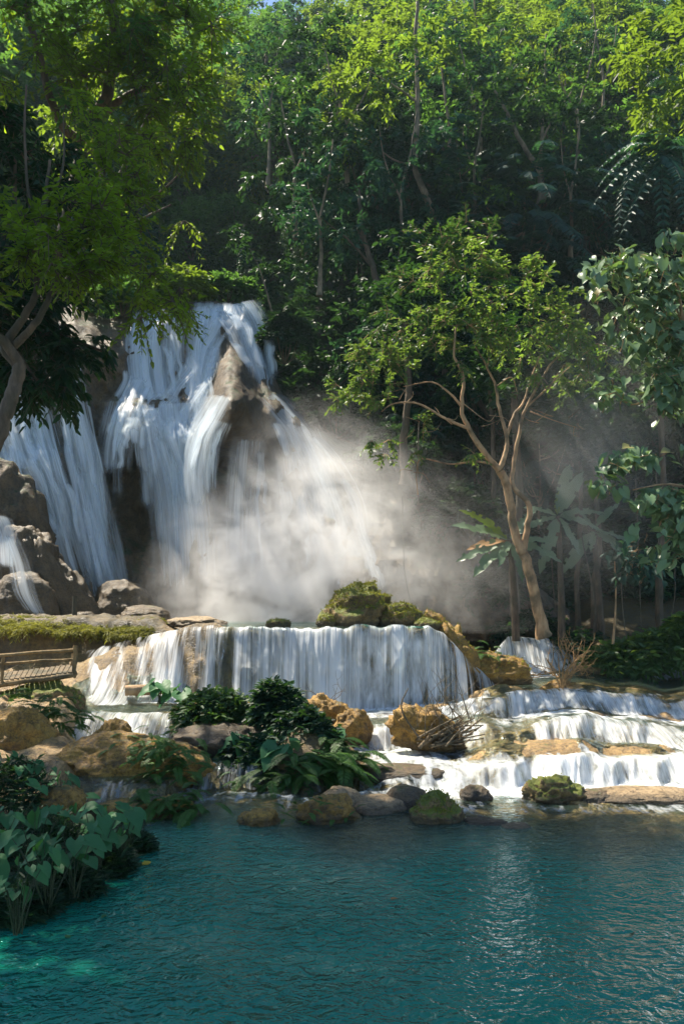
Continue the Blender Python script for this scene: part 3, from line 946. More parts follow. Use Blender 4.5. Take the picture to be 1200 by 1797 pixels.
def strands(mb, streams, n, off):
    for pts, d in streams:
        p = smooth_path(pts, 40)
        for k in range(n):
            i0 = rs_.integers(0, 22); i1 = min(39, i0 + rs_.integers(12, 30))
            f = rs_.uniform(-.42, .42); w = rs_.uniform(6, 20)
            q = p[i0:i1:3]
            qq = [(a + f * b + rs_.normal(0, 1.2), y, w * rs_.uniform(.8, 1.3)) for a, y, b in q]
            if len(qq) > 3:
                ribbon(mb, qq, dens=rs_.uniform(.55, .85), off=off + rs_.uniform(0, .2), n=36, m=7, bulge=.06, fade=(.2, .3), rough=.3)
for pts, d in MAIN:
    ribbon(mb, pts, dens=d)
strands(mb, MAIN[:-6], 4, .30)
tag(mb.build('main_waterfall', M['fall'], uv=True), 'tall blue-white main waterfall braiding down the brown cliff into the mist', 'waterfall')
mb = MB()
LEFT = [
 ([(110,585,70),(124,690,80),(146,800,84),(166,900,90),(190,1010,100),(205,1090,100)], .46),
 ([(30,640,110),(52,740,120),(84,850,120),(112,950,110),(140,1050,110)], .5),
 ([(-10,720,80),(6,800,80),(20,890,80),(40,980,80)], .55),
 ([(104,560,34),(106,620,38),(118,690,46),(138,770,54),(152,860,58),(166,940,62),(188,1020,74),(200,1060,60)], .8),
 ([(112,600,24),(130,700,30),(156,800,36),(170,900,40),(186,990,50)], .62),
 ([(40,640,50),(52,720,66),(72,790,70),(98,860,66),(116,930,56),(126,990,50)], .74),
 ([(24,680,40),(30,760,50),(56,830,60),(84,900,50),(104,970,40)], .62),
 ([(8,740,30),(20,800,34),(30,850,28),(30,900,30)], .6),
 ([(-40,640,50),(-30,740,60),(-14,830,60),(0,900,50)], .7),
]
for pts, d in LEFT:
    ribbon(mb, pts, dens=d, off=.45)
strands(mb, LEFT, 7, .5)
tag(mb.build('side_waterfall', M['fall'], uv=True), 'narrower bluish waterfall at the far left falling behind the leaning trunk', 'waterfall')

# ------------------------------------------------------------------ forested hill
H_R = [(36,2.0),(40,5),(44,10),(48,17),(53,26),(60,31),(75,42),(95,58),(130,84)]
H_L = [(36,-2),(41,2),(46,15),(50,18.8),(56,22),(70,35),(95,57),(130,84)]
def hill_z(x, D):
    a = sstep(430, 640, x)
    z = pin(D, H_L) * (1 - a) + pin(D, H_R) * a
    lo = 1 - sstep(20, 240, x)
    z = np.where(z > 19, 19 + (z - 19) * (1 - .72 * lo), z)
    return z
hx = np.arange(-900, 2101, 12.0)
hd = np.concatenate([np.arange(36, 56, .5), np.arange(56, 131, 1.5)])
HX, HD = np.meshgrid(hx, hd)
Z = hill_z(HX, HD)
pz = np.stack([(HX - 600) / F * HD, HD, Z], -1)
Z = Z + 1.2 * fbm(pz * .16, 4, 8)
pz[..., 2] = Z
mb = MB()
mb.add(pz.reshape(-1, 3), grid_faces(len(hd), len(hx)))
tag(mb.build('hill', M['soil']), kind='structure')
# ------------------------------------------------------------------ rocks
_ico = {}
def ico(sub):
    if sub not in _ico:
        b = bmesh.new()
        bmesh.ops.create_icosphere(b, subdivisions=sub, radius=1.0)
        b.verts.ensure_lookup_table()
        _ico[sub] = (np.array([v.co[:] for v in b.verts]), np.array([[v.index for v in f.verts] for f in b.faces]))
        b.free()
    return _ico[sub]

def rock(label, x, yb, w, h, mat, z=None, D=None, deep=.8, rough=.28, seed=0, sub=5, tilt=0.0, tuft=0, name='boulder', flat=.35, cat='rock', lean=0.0, group=None):
    if D is None: D = dist_at(yb, z)
    W, Hh = w / F * D, h / F * D
    dp = W * deep
    base = P(x, yb, D) + np.array([0, dp * .5, 0])
    v, f = ico(sub)
    v = v.copy()
    q = v + seed * 5.3
    r = 1 + rough * (1.0 * fbm(q * 1.1, 3, seed) + .62 * ridged(q * 2.3, 5, seed + 3) + .30 * fbm(q * 7, 4, seed + 5))
    v = v * r[:, None]
    zz = v[:, 2]
    v[:, 2] = np.where(zz < -flat, -flat + (zz + flat) * .25, zz)
    v[:, 2] = (v[:, 2] + flat) / (1 + flat)
    p = np.stack([v[:, 0] * W / 2 + lean * v[:, 2] * Hh, v[:, 1] * dp / 2, v[:, 2] * Hh], 1)
    c, s_ = math.cos(tilt), math.sin(tilt)
    p = np.stack([p[:, 0] * c - p[:, 2] * s_, p[:, 1], p[:, 0] * s_ + p[:, 2] * c], 1)
    p[:, 2] -= .04
    t = thing(name, base, label, cat, group)
    mb = MB(); mb.add(p + base, f)
    mb.build('stone', M[mat], t)
    if tuft:
        rng = np.random.default_rng(seed + 100)
        up = np.where(v[:, 2] > .45)[0]
        k = rng.choice(up, tuft)
        cpos = p[k] + base + rng.normal(0, .01, (tuft, 3))
        ax = rng.normal(0, .7, (tuft, 3)); ax[:, 2] = np.abs(ax[:, 2]) + .25
        mb = MB()
        leaves(mb, cpos, ax, rng.normal(0, 1, (tuft, 3)), rng.uniform(.025, .07, tuft) * (1 + W * .25), .35)
        tag(mb.build('moss', M['moss'], t), kind='stuff')
    return t

R = rock
# in the pool
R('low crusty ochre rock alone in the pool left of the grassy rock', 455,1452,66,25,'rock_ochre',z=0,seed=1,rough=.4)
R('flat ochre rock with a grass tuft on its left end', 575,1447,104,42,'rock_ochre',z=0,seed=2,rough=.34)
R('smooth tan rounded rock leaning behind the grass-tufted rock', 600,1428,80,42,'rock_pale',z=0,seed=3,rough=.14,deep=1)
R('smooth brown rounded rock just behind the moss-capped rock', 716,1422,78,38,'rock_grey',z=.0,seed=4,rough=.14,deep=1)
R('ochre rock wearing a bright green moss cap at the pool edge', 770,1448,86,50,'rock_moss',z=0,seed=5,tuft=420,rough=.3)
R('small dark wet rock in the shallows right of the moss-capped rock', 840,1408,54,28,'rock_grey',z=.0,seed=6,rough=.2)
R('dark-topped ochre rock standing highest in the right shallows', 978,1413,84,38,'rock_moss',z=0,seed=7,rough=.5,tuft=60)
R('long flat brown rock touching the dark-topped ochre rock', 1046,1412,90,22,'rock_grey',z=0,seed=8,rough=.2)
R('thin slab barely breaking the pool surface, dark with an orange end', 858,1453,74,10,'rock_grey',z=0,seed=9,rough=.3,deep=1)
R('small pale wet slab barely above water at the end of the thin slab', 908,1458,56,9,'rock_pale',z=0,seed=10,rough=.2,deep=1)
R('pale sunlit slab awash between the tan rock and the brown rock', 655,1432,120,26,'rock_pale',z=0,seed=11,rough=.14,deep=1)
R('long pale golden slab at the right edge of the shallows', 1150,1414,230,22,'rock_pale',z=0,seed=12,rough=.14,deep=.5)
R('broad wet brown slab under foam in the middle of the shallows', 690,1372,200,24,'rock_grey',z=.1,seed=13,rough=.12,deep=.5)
# weir foot
R('crumbly ochre rock carrying a bare twig below the water curtain', 574,1272,70,46,'rock_ochre',z=.78,seed=14,rough=.45)
R('blocky ochre stump rock beside the short white cascade', 614,1302,62,52,'rock_ochre',z=.5,seed=15,rough=.42)
R('big brown rock under the pile of dead branches', 766,1312,104,66,'rock_ochre',z=.48,seed=47,rough=.5,lean=-.3,deep=.7)
# on the weir
R('largest mossy mound on the rim of the weir', 622,1099,112,68,'rock_moss',D=27.3,seed=17,rough=.42,tuft=4200,lean=.3,name='mossy_rock')
R('smaller mossy mound next to the largest one on the weir rim', 706,1099,66,38,'rock_moss',D=27.2,seed=18,rough=.3,tuft=2200,name='mossy_rock')
R('little knob of mossy stone at the left end of the weir mounds', 574,1098,36,20,'rock_moss',D=27.2,seed=19,rough=.3,tuft=400,name='mossy_rock')
R('root-tangled mossy shoulder where the weir ends', 802,1190,84,100,'rock_ochre',D=26.9,seed=20,rough=.5,tuft=1200,lean=-.3,name='mossy_rock',deep=.9)
R('yellowish rock flank sloping from the weir shoulder to the basin', 862,1200,150,50,'rock_ochre',D=27.6,seed=21,rough=.4,tuft=700,lean=-.3)
R('round yellowish rock covered with dry grass on the far basin shore', 1056,1186,62,40,'rock_moss',D=31,seed=22,rough=.25,tuft=1200)
R('low brown rock at the water line of the far basin shore', 1024,1198,60,14,'rock_grey',D=30,seed=23)
R('small rock holding the orange dry shrub on the basin rim', 988,1222,70,26,'rock_ochre',D=25.4,seed=24,rough=.35)
# left bank
R('big ochre block below the hanging ferns', 200,1402,262,100,'rock_ochre',z=0,seed=25,rough=.22,deep=.55,flat=.7,sub=6)
R('dark ochre boulder at the left picture edge under the railing bank', 24,1338,120,92,'rock_ochre',z=.45,seed=26,rough=.25)
R('mossy ochre boulder just below the wooden footbridge', 46,1262,150,62,'rock_moss',z=.95,seed=27,rough=.3,tuft=300)
R('upright ochre rock between the ferns and the broken cascade', 190,1330,70,66,'rock_ochre',z=.6,seed=28,rough=.35)
R('ochre rock half hidden behind the left taro leaves', 96,1440,90,56,'rock_ochre',z=.2,seed=29,rough=.3)
R('low crumbly rock strip above the taro clump', 205,1440,130,22,'rock_ochre',z=.05,seed=30,rough=.45)
R('fern-topped rock standing in the pool', 297,1436,70,34,'rock_ochre',z=0,seed=31,rough=.35)
R('brown knob splitting the little stream beside the footbridge', 158,1224,62,48,'rock_grey',z=1.05,seed=32,rough=.3)
R('flat brown stone right of the stream knob', 205,1232,80,22,'rock_ochre',z=1.02,seed=33,rough=.3)
R('dark earthy bank under the variegated bush', 385,1326,180,50,'rock_grey',z=.5,seed=34,rough=.25,deep=.6)
R('ochre foot of the leafy islet showing under the ferns', 545,1384,150,26,'rock_ochre',z=0,seed=35,rough=.3,deep=.6)
R('black wet boulder on the ledge before the falls', 247,1092,92,30,'rock_grey',D=30.5,seed=36,rough=.16,flat=.6)
R('large smooth grey boulder at the foot of the side waterfall', 202,1092,108,74,'rock_grey',D=34.0,seed=37,rough=.18,deep=1)
R('slanting grey boulder left of the large smooth one', 132,1092,84,108,'rock_grey',D=33.6,seed=38,rough=.24,lean=-.4)
R('long slanting slab of rock with thin water on both sides', 98,1096,70,160,'rock_grey',D=33.0,seed=39,rough=.24,lean=-.35)
R('rounded boulder in the lower left corner of the side waterfall', 24,1096,120,92,'rock_grey',D=31.5,seed=40,rough=.22)
R('tall boulder stacked above the left corner boulder', 40,1050,110,130,'rock_grey',D=33.4,seed=41,rough=.3)
R('small mossy lump on the rim in the left half of the curtain', 488,1100,40,16,'rock_moss',D=26.7,seed=60,tuft=200,name='mossy_rock')
R('small mossy lump at the right end of the rim of the curtain', 752,1104,46,20,'rock_moss',D=26.8,seed=61,tuft=300,name='mossy_rock')
R('small rubble stone on the ledge near the corner post', 140,1092,50,18,'rock_grey',D=30.6,seed=42)
R('brown hump of rock at the far left behind the boulders', -20,1010,150,190,'cliff',D=34.8,seed=43,rough=.3)
R('pale stone on the ledge where it meets the weir', 330,1098,110,16,'rock_pale',D=28.5,seed=44,rough=.3)

mb = MB()
for pts, d in [([(8,930,50),(28,985,56),(40,1040,60),(66,1085,44)], .44), ([(-6,900,60),(10,940,50),(14,1000,40)], .6)]:
    p = smooth_path(pts, 40); s = np.linspace(-1, 1, 11)
    xs = p[:, 0:1] + s[None] * p[:, 2:3] / 2; ys = p[:, 1:2] + s[None] * 4
    D = 31.0 + 0 * xs + 1.2 * (1 - sstep(900, 1090, ys)) * 2 - .3 * (1 - s[None] ** 2) - .4
    v = np.stack([(xs - 600) / F * D, D, EYE + (HZ - ys) / F * D], -1)
    t_ = np.linspace(0, 1, 40)
    mb.add(v.reshape(-1, 3), grid_faces(40, 11), np.stack([np.broadcast_to(s[None] * .6, xs.shape) + pts[0][0], np.broadcast_to(t_[:, None] * 3, xs.shape)], -1).reshape(-1, 2),
           flow=((1 - np.abs(s[None]) ** 2) * np.minimum(sstep(0, .12, t_), 1 - sstep(.88, 1, t_))[:, None] * d))
tag(mb.build('cascade', M['fall'], uv=True), 'thin trickles running over the grey boulders in the lower left of the falls', 'waterfall')

# ------------------------------------------------------------------ footbridge
D0 = 23.2
t = thing('footbridge', P(60, 1195, D0), 'short wooden footbridge with a bamboo railing at the left edge', 'bridge')
def pole(name, a, b, r, mat='bamboo', par=None, wob=.012):
    mb = MB(); rg = np.random.default_rng(int(a[0] * 7 + a[1]))
    A, B = P(*a), P(*b)
    pp = np.linspace(0, 1, 9)[:, None] * (B - A) + A
    pp = pp + rg.normal(0, wob, pp.shape)
    tube(mb, pp, r * (1 + .1 * np.sin(np.arange(9) * 2.1)), 8)
    return mb.build(name, M[mat], par)
pole('rail', (-90,1156,D0-.6), (136,1140,D0+.1), .045, par=t)
pole('rail', (-90,1170,D0-.6), (130,1158,D0+.1), .035, par=t)
pole('post', (131,1190,D0+.1), (133,1132,D0+.1), .06, par=t)
pole('post', (126,1188,D0+1.0), (128,1146,D0+1.0), .045, par=t)
pole('post', (4,1206,D0-.3), (6,1148,D0-.3), .045, par=t)
pole('beam', (-90,1212,D0-.6), (132,1185,D0+.1), .07, par=t)
pole('beam', (-90,1196,D0+.5), (132,1174,D0+1.2), .07, par=t)
mb = MB()
for i in range(24):
    f0 = i / 24.0; x = -90 + 222 * f0
    ya = 1206 - 26 * f0
    a = P(x, ya, D0 - .6 + .7 * f0); b = P(x + 8, ya - 14, D0 + .5 + .7 * f0)
    w = np.array([.058, .0, 0]); h = np.array([0, 0, .03])
    vv = [a - w, a + w, b + w, b - w, a - w + h, a + w + h, b + w + h, b - w + h]
    mb.add(np.array(vv), np.array([(0,3,2,1),(4,5,6,7),(0,1,5,4),(1,2,6,5),(2,3,7,6),(3,0,4,7)]))
mb.build('deck', M['twig'], t, smooth=False)

t = thing('stake', P(132, 1088, 31), 'short dark wooden stake standing on the ledge before the boulders', 'post')
mb = MB(); tube(mb, np.array([P(132, 1092, 30.2), P(131.6, 1066, 30.2), P(132, 1046, 30.2)]), [.09, .085, .07], 8); mb.build('stake_wood', M['bark'], t)
t = thing('log', P(256, 1226, 24.2), 'pale cut log lying lit by the sun beside the taro seedlings', 'log')
mb = MB(); tube(mb, np.array([P(220, 1212, 24.2), P(250, 1211, 24.3), P(298, 1208, 24.4)]), [.15, .16, .15], 14)
mb.build('log_wood', M['bark_tan'], t)
# ------------------------------------------------------------------ low plants
def ground_at(x, D):
    a, b = np.array([float(x)]), np.array([float(D)])
    return float(terrain(a, b)[0][0])

def taro(label, x, y, z, n, seed, hgt=.9, L=.42, lean=(0, 0), mat='taro', group='taro plants along the bank', D=None, spread=.55):
    D = D or dist_at(y, z)
    base = P(x, y, D)
    rng = np.random.default_rng(seed)
    t = thing('taro_plant', base, label, 'plant', group)
    st = MB()
    for i in range(n):
        a = 2 * math.pi * (i + rng.uniform(0, .7)) / n
        h = hgt * rng.uniform(.55, 1.1)
        r = spread * h * rng.uniform(.3, 1.0)
        tip = base + np.array([math.cos(a) * r + lean[0] * h, math.sin(a) * r * .8 + lean[1] * h, h])
        mid = base + (tip - base) * .55 + np.array([0, 0, .10 * h])
        p = smooth_path(np.array([base + rng.normal(0, .03, 3) * [1, 1, 0], mid, tip]), 8)
        tube(st, p, np.linspace(.016, .008, 8) * (L / .42), 5)
        d = np.array([math.cos(a) * .8 + lean[0], math.sin(a) * .6 - .35, -.35 + rng.normal(0, .2)])
        nm = np.array([math.cos(a) * .35 + rng.normal(0, .2), math.sin(a) * .2 - .45, .85])
        lb = MB()
        big_leaf(lb, rng, tip, d, nm, L * rng.uniform(.5, 1.25), 'heart', droop=rng.uniform(.1, .45))
        lb.build('leaf', M['leaf_taro'], t)
    st.build('stems', M['stem'], t)
    return t

def bush(label, x, y, D, wx, hz, seed, mat='leaf_bush', L=.16, wid=.5, n=70, twigs=6, per=7, name='bush', deep=.8, droop=.3, cat='bush', group=None, size=.45):
    base = P(x, y, D)
    rng = np.random.default_rng(seed)
    W, H = wx / F * D / 2, hz / F * D
    t = thing(name, base, label, cat, group)
    d = nrm(rng.normal(0, 1, (n, 3))); d[:, 2] = np.abs(d[:, 2]) * 1.1 - .25
    rr = rng.uniform(.55, 1, (n, 1)) ** .6
    lump = 1 + .25 * fbm(d * 1.6 + seed, 2, seed)[:, None]
    c = base + np.array([0, 0, H * .42]) + d * rr * lump * np.array([W * .85, W * deep * .85, H * .52])
    mb = MB()
    sprays(mb, rng, c, nrm(d + [0, 0, .3]), size * W, twigs, per, L, wid, droop)
    mb.build('foliage', M[mat], t)
    st = MB()
    for i in rng.choice(n, min(n, 16), False):
        limb(st, np.array([base, base * .5 + c[i] * .5 + [0, 0, -.1 * H], c[i]]), .02 + .006 * W, .006, 4, 6)
    st.build('stems', M['twig'], t)
    return t

def fern(label, x, y, D, n, ln, seed, hang=0.6, up=.6, mat='fern', group='ferns on the rocks', box=.4, nl=34, ll=.13):
    base = P(x, y, D)
    rng = np.random.default_rng(seed)
    t = thing('fern', base, label, 'fern', group)
    a = rng.uniform(0, 2 * math.pi, n)
    d = np.stack([np.cos(a), np.sin(a) * .8 - .35, rng.uniform(.1, 1, n) * up], 1)
    b = base + rng.normal(0, 1, (n, 3)) * [box, box * .5, box * .35]
    mb = MB()
    fronds(mb, rng, b, d, ln * 1.25 * rng.uniform(.6, 1.15, n), nl, ll * ln / .55, .24, hang, .006)
    mb.build('fronds', M[mat], t)
    return t

def twigs(label, x, y, D, stems, mat, seed, hgt, spread, depth=3, name='dry_shrub', cat='shrub', r0=.02, split=3):
    base = P(x, y, D)
    rng = np.random.default_rng(seed)
    t = thing(name, base, label, cat)
    mb = MB()
    def grow(p, d, ln, r, k):
        n = 6
        q = [p]
        dd = d
        for i in range(n - 1):
            dd = nrm(dd + rng.normal(0, .13, 3))
            q.append(q[-1] + dd * ln / (n - 1))
        tube(mb, np.array(q), np.linspace(r, r * .6, n), 5 if k > 1 else 4)
        if k > 0:
            for j in range(rng.integers(2, split + 1)):
                i = rng.integers(2, n)
                grow(q[i], nrm(dd + rng.normal(0, .5, 3) + [0, 0, .1]), ln * rng.uniform(.45, .8), r * .6, k - 1)
    for i in range(stems):
        a = rng.uniform(0, 2 * math.pi)
        grow(base + rng.normal(0, .05, 3), nrm(np.array([math.cos(a) * spread, math.sin(a) * spread * .6, 1.0])), hgt * rng.uniform(.4, .65), r0 * rng.uniform(.6, 1), depth)
    mb.build('branches', M[mat], t)
    return t

tl = 'dark heart-leaved taro '
for i, (x, y, n, h, L, txt) in enumerate([
    (30,1640,7,1.05,.42,'nearest the lower left corner of the pool'),
    (-30,1600,6,1.3,.46,'cut by the left picture edge above the corner plant'),
    (85,1600,7,1.15,.44,'second along the water from the lower left corner'),
    (130,1575,6,1.0,.42,'third along the water from the lower left corner'),
    (170,1545,7,1.05,.44,'beside the yellow dead leaf'),
    (215,1520,7,1.05,.46,'reaching farthest right over the pool'),
    (230,1500,5,.75,.30,'small, half under the one reaching over the pool'),
    (60,1540,7,1.2,.42,'behind the second one on the bank'),
    (125,1510,6,1.1,.40,'in the middle of the bank clump'),
    (10,1510,6,1.3,.42,'at the left edge with the tallest stalks'),
    (20,1440,6,1.2,.40,'behind the ochre rock at the left edge'),
    (60,1430,6,1.1,.36,'with leaves over the ochre rock'),
    (110,1410,5,.8,.34,'beside the runnel above the ochre rock'),
    (-10,1390,6,1.1,.40,'highest on the left bank'),
    (180,1490,6,.85,.38,'at the back of the clump facing the rock strip'),
    ]):
    taro(tl + txt, x, y, .12, n + 4, 300 + i, h * .8, L * .56)
# crest of the falls and bank fillers
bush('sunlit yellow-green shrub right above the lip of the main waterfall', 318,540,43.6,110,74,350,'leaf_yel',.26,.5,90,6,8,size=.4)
bush('low shrub at the right end of the waterfall lip', 400,534,45.0,110,50,351,'leaf_far',.28,.5,70,6,8,size=.4)
bush('shrub on the cliff top left of the waterfall lip', 215,556,43.5,120,70,352,'leaf_far',.26,.5,90,6,8,size=.4)
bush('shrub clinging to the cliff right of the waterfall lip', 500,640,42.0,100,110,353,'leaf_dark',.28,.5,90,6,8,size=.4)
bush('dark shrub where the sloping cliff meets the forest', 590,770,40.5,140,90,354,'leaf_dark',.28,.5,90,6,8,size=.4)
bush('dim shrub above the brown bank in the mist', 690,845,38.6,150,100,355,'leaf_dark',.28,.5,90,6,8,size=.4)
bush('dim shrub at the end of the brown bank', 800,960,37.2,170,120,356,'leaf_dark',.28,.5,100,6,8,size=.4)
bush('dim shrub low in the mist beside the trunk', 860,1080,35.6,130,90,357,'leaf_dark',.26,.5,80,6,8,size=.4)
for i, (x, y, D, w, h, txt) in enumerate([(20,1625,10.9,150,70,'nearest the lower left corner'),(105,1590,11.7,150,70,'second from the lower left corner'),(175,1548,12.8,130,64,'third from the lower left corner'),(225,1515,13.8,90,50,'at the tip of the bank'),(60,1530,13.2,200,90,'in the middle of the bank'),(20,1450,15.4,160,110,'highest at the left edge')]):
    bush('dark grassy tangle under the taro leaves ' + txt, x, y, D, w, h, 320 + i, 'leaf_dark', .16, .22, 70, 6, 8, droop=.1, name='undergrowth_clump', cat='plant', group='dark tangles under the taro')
for i, (x, y, D, w, h) in enumerate([(60,1112,28.0,150,22),(150,1116,27.9,120,20),(225,1120,27.8,110,22),(20,1098,28.6,120,18),(110,1098,28.8,160,14),(250,1096,28.8,90,12)]):
    bush('fringe of olive grass ' + ['hanging over the ledge behind the footbridge','in the middle of the ledge front','at the right end of the ledge front','on top of the ledge at the left edge','on top of the ledge near the stake','on top of the ledge by the black boulder'][i], x, y, D, w, h, 410 + i, 'moss', .16, .14, 120, 6, 7, droop=.6, name='grass_fringe', cat='grass', group='grass on the ledge', size=.2)
bush('dark leafy shrub covering the bank below the variegated bush', 390,1335,20.9,150,60,420,'leaf_bush',.17,.5,90,6,7)
bush('dark leafy shrub at the heart of the islet behind the elephant ears', 530,1318,20.0,130,76,421,'leaf_dark',.18,.5,100,6,7)
fern('bright green fern covering the bank at the left end of the islet', 350,1330,20.8,50,.6,422)
fern('bright green fern between the two bushes of the islet', 440,1330,20.2,50,.6,423)
# islet
taro('elephant ear with one huge pale ribbed leaf on the islet', 425,1330,.62,3,331,.55,.78,(-.25,-.3), D=19.6, spread=.5)
taro('elephant ear with grey-green leaves in the middle of the islet', 492,1352,.4,5,332,.6,.66,(.1,-.4), D=19.2, spread=.6)
taro('elephant ear with upright blue-green leaf behind the ferns', 560,1330,.4,4,333,.8,.62,(-.1,-.1), D=20.2, spread=.5)
taro('taro with fresh yellow-green leaves beside the cut log', 280,1236,1.0,6,334,.72,.52, D=23.4)
taro('small taro behind the cut log right of the fresh one', 318,1240,1.0,4,335,.6,.5, D=23.6)
taro('taro with two broad leaves below the footbridge', 48,1300,.9,4,336,.6,.55, D=20.5)
bush('dense dome-shaped bush with dark drooping leaves on the islet', 487,1300,20.6,96,112,340,'leaf_dark',.22,.42,95,6,7)
bush('variegated low bush with cream-edged leaves left of the dome bush', 385,1285,21.4,140,74,341,'leaf_bush',.18,.5,90,6,7)
bush('loose green bush at the left end of the islet', 345,1272,22.2,70,60,342,'leaf_bush',.17,.5,40,6,7)
bush('dark low shrub under the elephant ears', 455,1360,19.3,120,70,343,'leaf_dark',.15,.45,60,6,7)
for i, (x, y, D, n, ln, txt) in enumerate([
    (565,1345,18.7,90,.62,'covering the right front of the islet'),
    (520,1362,18.4,60,.5,'hanging to the water at the front of the islet'),
    (590,1328,19.2,70,.6,'arching at the right end of the islet'),
    (548,1312,19.3,60,.55,'below the upright blue-green leaf'),
    (470,1362,18.7,30,.5,'at the left front of the islet'),
    (288,1318,17.75,44,.42,'hanging over the big ochre block'),
    (262,1303,18.3,30,.34,'on top of the big ochre block'),
    (306,1350,17.7,40,.40,'trailing down the right side of the big ochre block'),
    (298,1408,16.0,70,.42,'crowning the small rock in the pool'),
    (75,1240,20.8,40,.55,'beside the broad taro below the footbridge'),
    (100,1265,20.6,30,.5,'drooping beside the upright ochre rock'),
    (548,1418,15.6,26,.22,'tuft growing from the flat ochre rock'),
    (838,1150,28.2,24,.5,'sprouting from the weir shoulder'),
    ]):
    fern('bright green fern ' + txt, x, y, D, n, ln, 360 + i)
# right shore
bush('dark glossy bush on the far shore of the basin', 1095,1188,31.5,130,64,380,'leaf_mid',.26,.5,80,6,8)
bush('light green bush with long leaves on the far right shore', 1150,1186,31.0,120,78,381,'leaf_mid',.30,.4,80,6,8)
bush('tall leafy shrub cut by the right edge above the basin', 1195,1170,30.6,70,104,382,'leaf_mid',.28,.5,60,6,8)
bush('low dark bush under the banana plants', 1000,1165,33.5,150,52,383,'leaf_dark',.22,.5,60,6,8)
bush('dim bush at the foot of the bare-limbed tree', 930,1130,34.5,130,50,384,'leaf_dark',.22,.5,60,6,8)
twigs('orange dry leafless shrub on its rock at the basin rim', 988,1212,25.3,13,'twig_warm',390,1.75,.55,3,r0=.026)
twigs('bare twig growing from the crumbly ochre rock', 576,1236,23.6,3,'twig',391,.9,.8,2,r0=.014)
t = thing('branch_pile', P(770,1300,22), 'tangle of dead grey branches heaped on the big brown rock', 'branches')
mb = MB(); rng = np.random.default_rng(5)
for i in range(24):
    a = P(rng.uniform(730, 790), rng.uniform(1292, 1314), 20.5 + rng.uniform(0, .6)); b = P(rng.uniform(800, 850), rng.uniform(1255, 1300), 20.9 + rng.uniform(0, .6))
    limb(mb, np.array([a, (a + b) / 2 + rng.normal(0, .08, 3), b]), rng.uniform(.02, .05), .014, 6, 8)
for i in range(30):
    a = P(rng.uniform(735, 835), rng.uniform(1262, 1306), 20.6 + rng.uniform(0, .7)); b = a + np.array([rng.normal(.1, .45), rng.normal(0, .2), rng.uniform(.5, 1.5)])
    limb(mb, np.array([a, (a + b) / 2 + rng.normal(0, .07, 3), b]), rng.uniform(.008, .018), .004, 4, 7)
    for k in range(2):
        m = a + (b - a) * rng.uniform(.4, .8)
        limb(mb, np.array([m, m + np.array([rng.normal(0, .25), rng.normal(0, .1), rng.uniform(.15, .5)])]), .008, .003, 3, 5)
limb(mb, np.array([P(738,1300,20.7), P(704,1244,20.9), P(716,1208,21)]), .03, .014, 6, 8)
mb.build('dead_branches', M['twig'], t)
# fallen leaves on the water
rng = np.random.default_rng(8)
for x, y, m, lab in [(218,1498,'yellow_leaf','yellow dead leaf hanging at the edge of the taro clump'), (186,1605,'leaf_taro','small green leaf floating alone left of centre'), (123,1646,'leaf_taro','small green leaf floating nearest the lower left corner'), (685,1578,'dry_leaf','tiny brown leaf floating in the middle of the pool'), (250,1518,'yellow_leaf','small yellow leaf floating beside the pale sandy spot')]:
    D = dist_at(y, .03)
    t = thing('fallen_leaf', P(x, y, D), lab, 'leaf')
    mb = MB(); big_leaf(mb, rng, P(x, y, D), (rng.normal(), rng.normal(), .05), (0, -.1 if m != 'yellow_leaf' else -.8, 1), .12 if m != 'yellow_leaf' else .2, 'plain', .05)
    mb.build('blade', M[m], t)
# ------------------------------------------------------------------ trees traced from the picture
def in_poly(x, y, poly):
    r = np.zeros(len(x), bool)
    n = len(poly)
    for i in range(n):
        x1, y1 = poly[i]; x2, y2 = poly[(i + 1) % n]
        c = ((y1 > y) != (y2 > y)) & (x < (x2 - x1) * (y - y1) / (y2 - y1 + 1e-9) + x1)
        r ^= c
    return r

def poly_clumps(rng, poly, n, D0, D1, gap=.0, seed=0, fr=70.):
    poly = np.asarray(poly, float)
    lo, hi = poly.min(0), poly.max(0)
    out = []
    while len(out) < n:
        x = rng.uniform(lo[0], hi[0], n); y = rng.uniform(lo[1], hi[1], n)
        k = in_poly(x, y, poly)
        nz = vnoise(np.stack([x / fr, y / fr, x * 0 + seed], -1), 3)
        k &= nz > gap - .5 + 0 * nz
        x, y = x[k], y[k]
        D = rng.uniform(D0, D1, len(x))
        out += list(PN(np.stack([x, y, D], 1)))
    return np.array(out[:n])

def tree(name, label, base, limbs, crowns, bark='bark', group=None, cat='tree', twigmat=None, sides=9):
    """limbs: (points [(x, y, D)...], r0, r1); crowns: dict(C=, mat=, ...sprays settings)"""
    t = thing(name, base, label, cat, group)
    rng = np.random.default_rng(abs(int(base[0] * 31 + base[1] * 17)) + 1)
    mb = MB()
    for i, (pts, r0, r1) in enumerate(limbs):
        p = PN(pts)
        limb(mb, p, r0, r1, sides if r0 > .05 else 5, max(10, len(pts) * 6), r0 * .12, rng, flare=r0 * .5 if i == 0 else 0)
    for c in crowns:
        c = dict(c)
        C = c.pop('C'); mat = c.pop('mat'); nm = c.pop('name', 'crown'); sz = c.pop('size', .7)
        cen = C.mean(0)
        tw = mb if twigmat else None
        cb = MB()
        sprays(cb, rng, C, nrm(C - cen + rng.normal(0, .3, C.shape) + [0, 0, .5]), sz, tw=tw, **c)
        cb.build(nm, M[mat], t)
    mb.build('trunk', M[bark], t)
    return t

rg = np.random.default_rng(11)
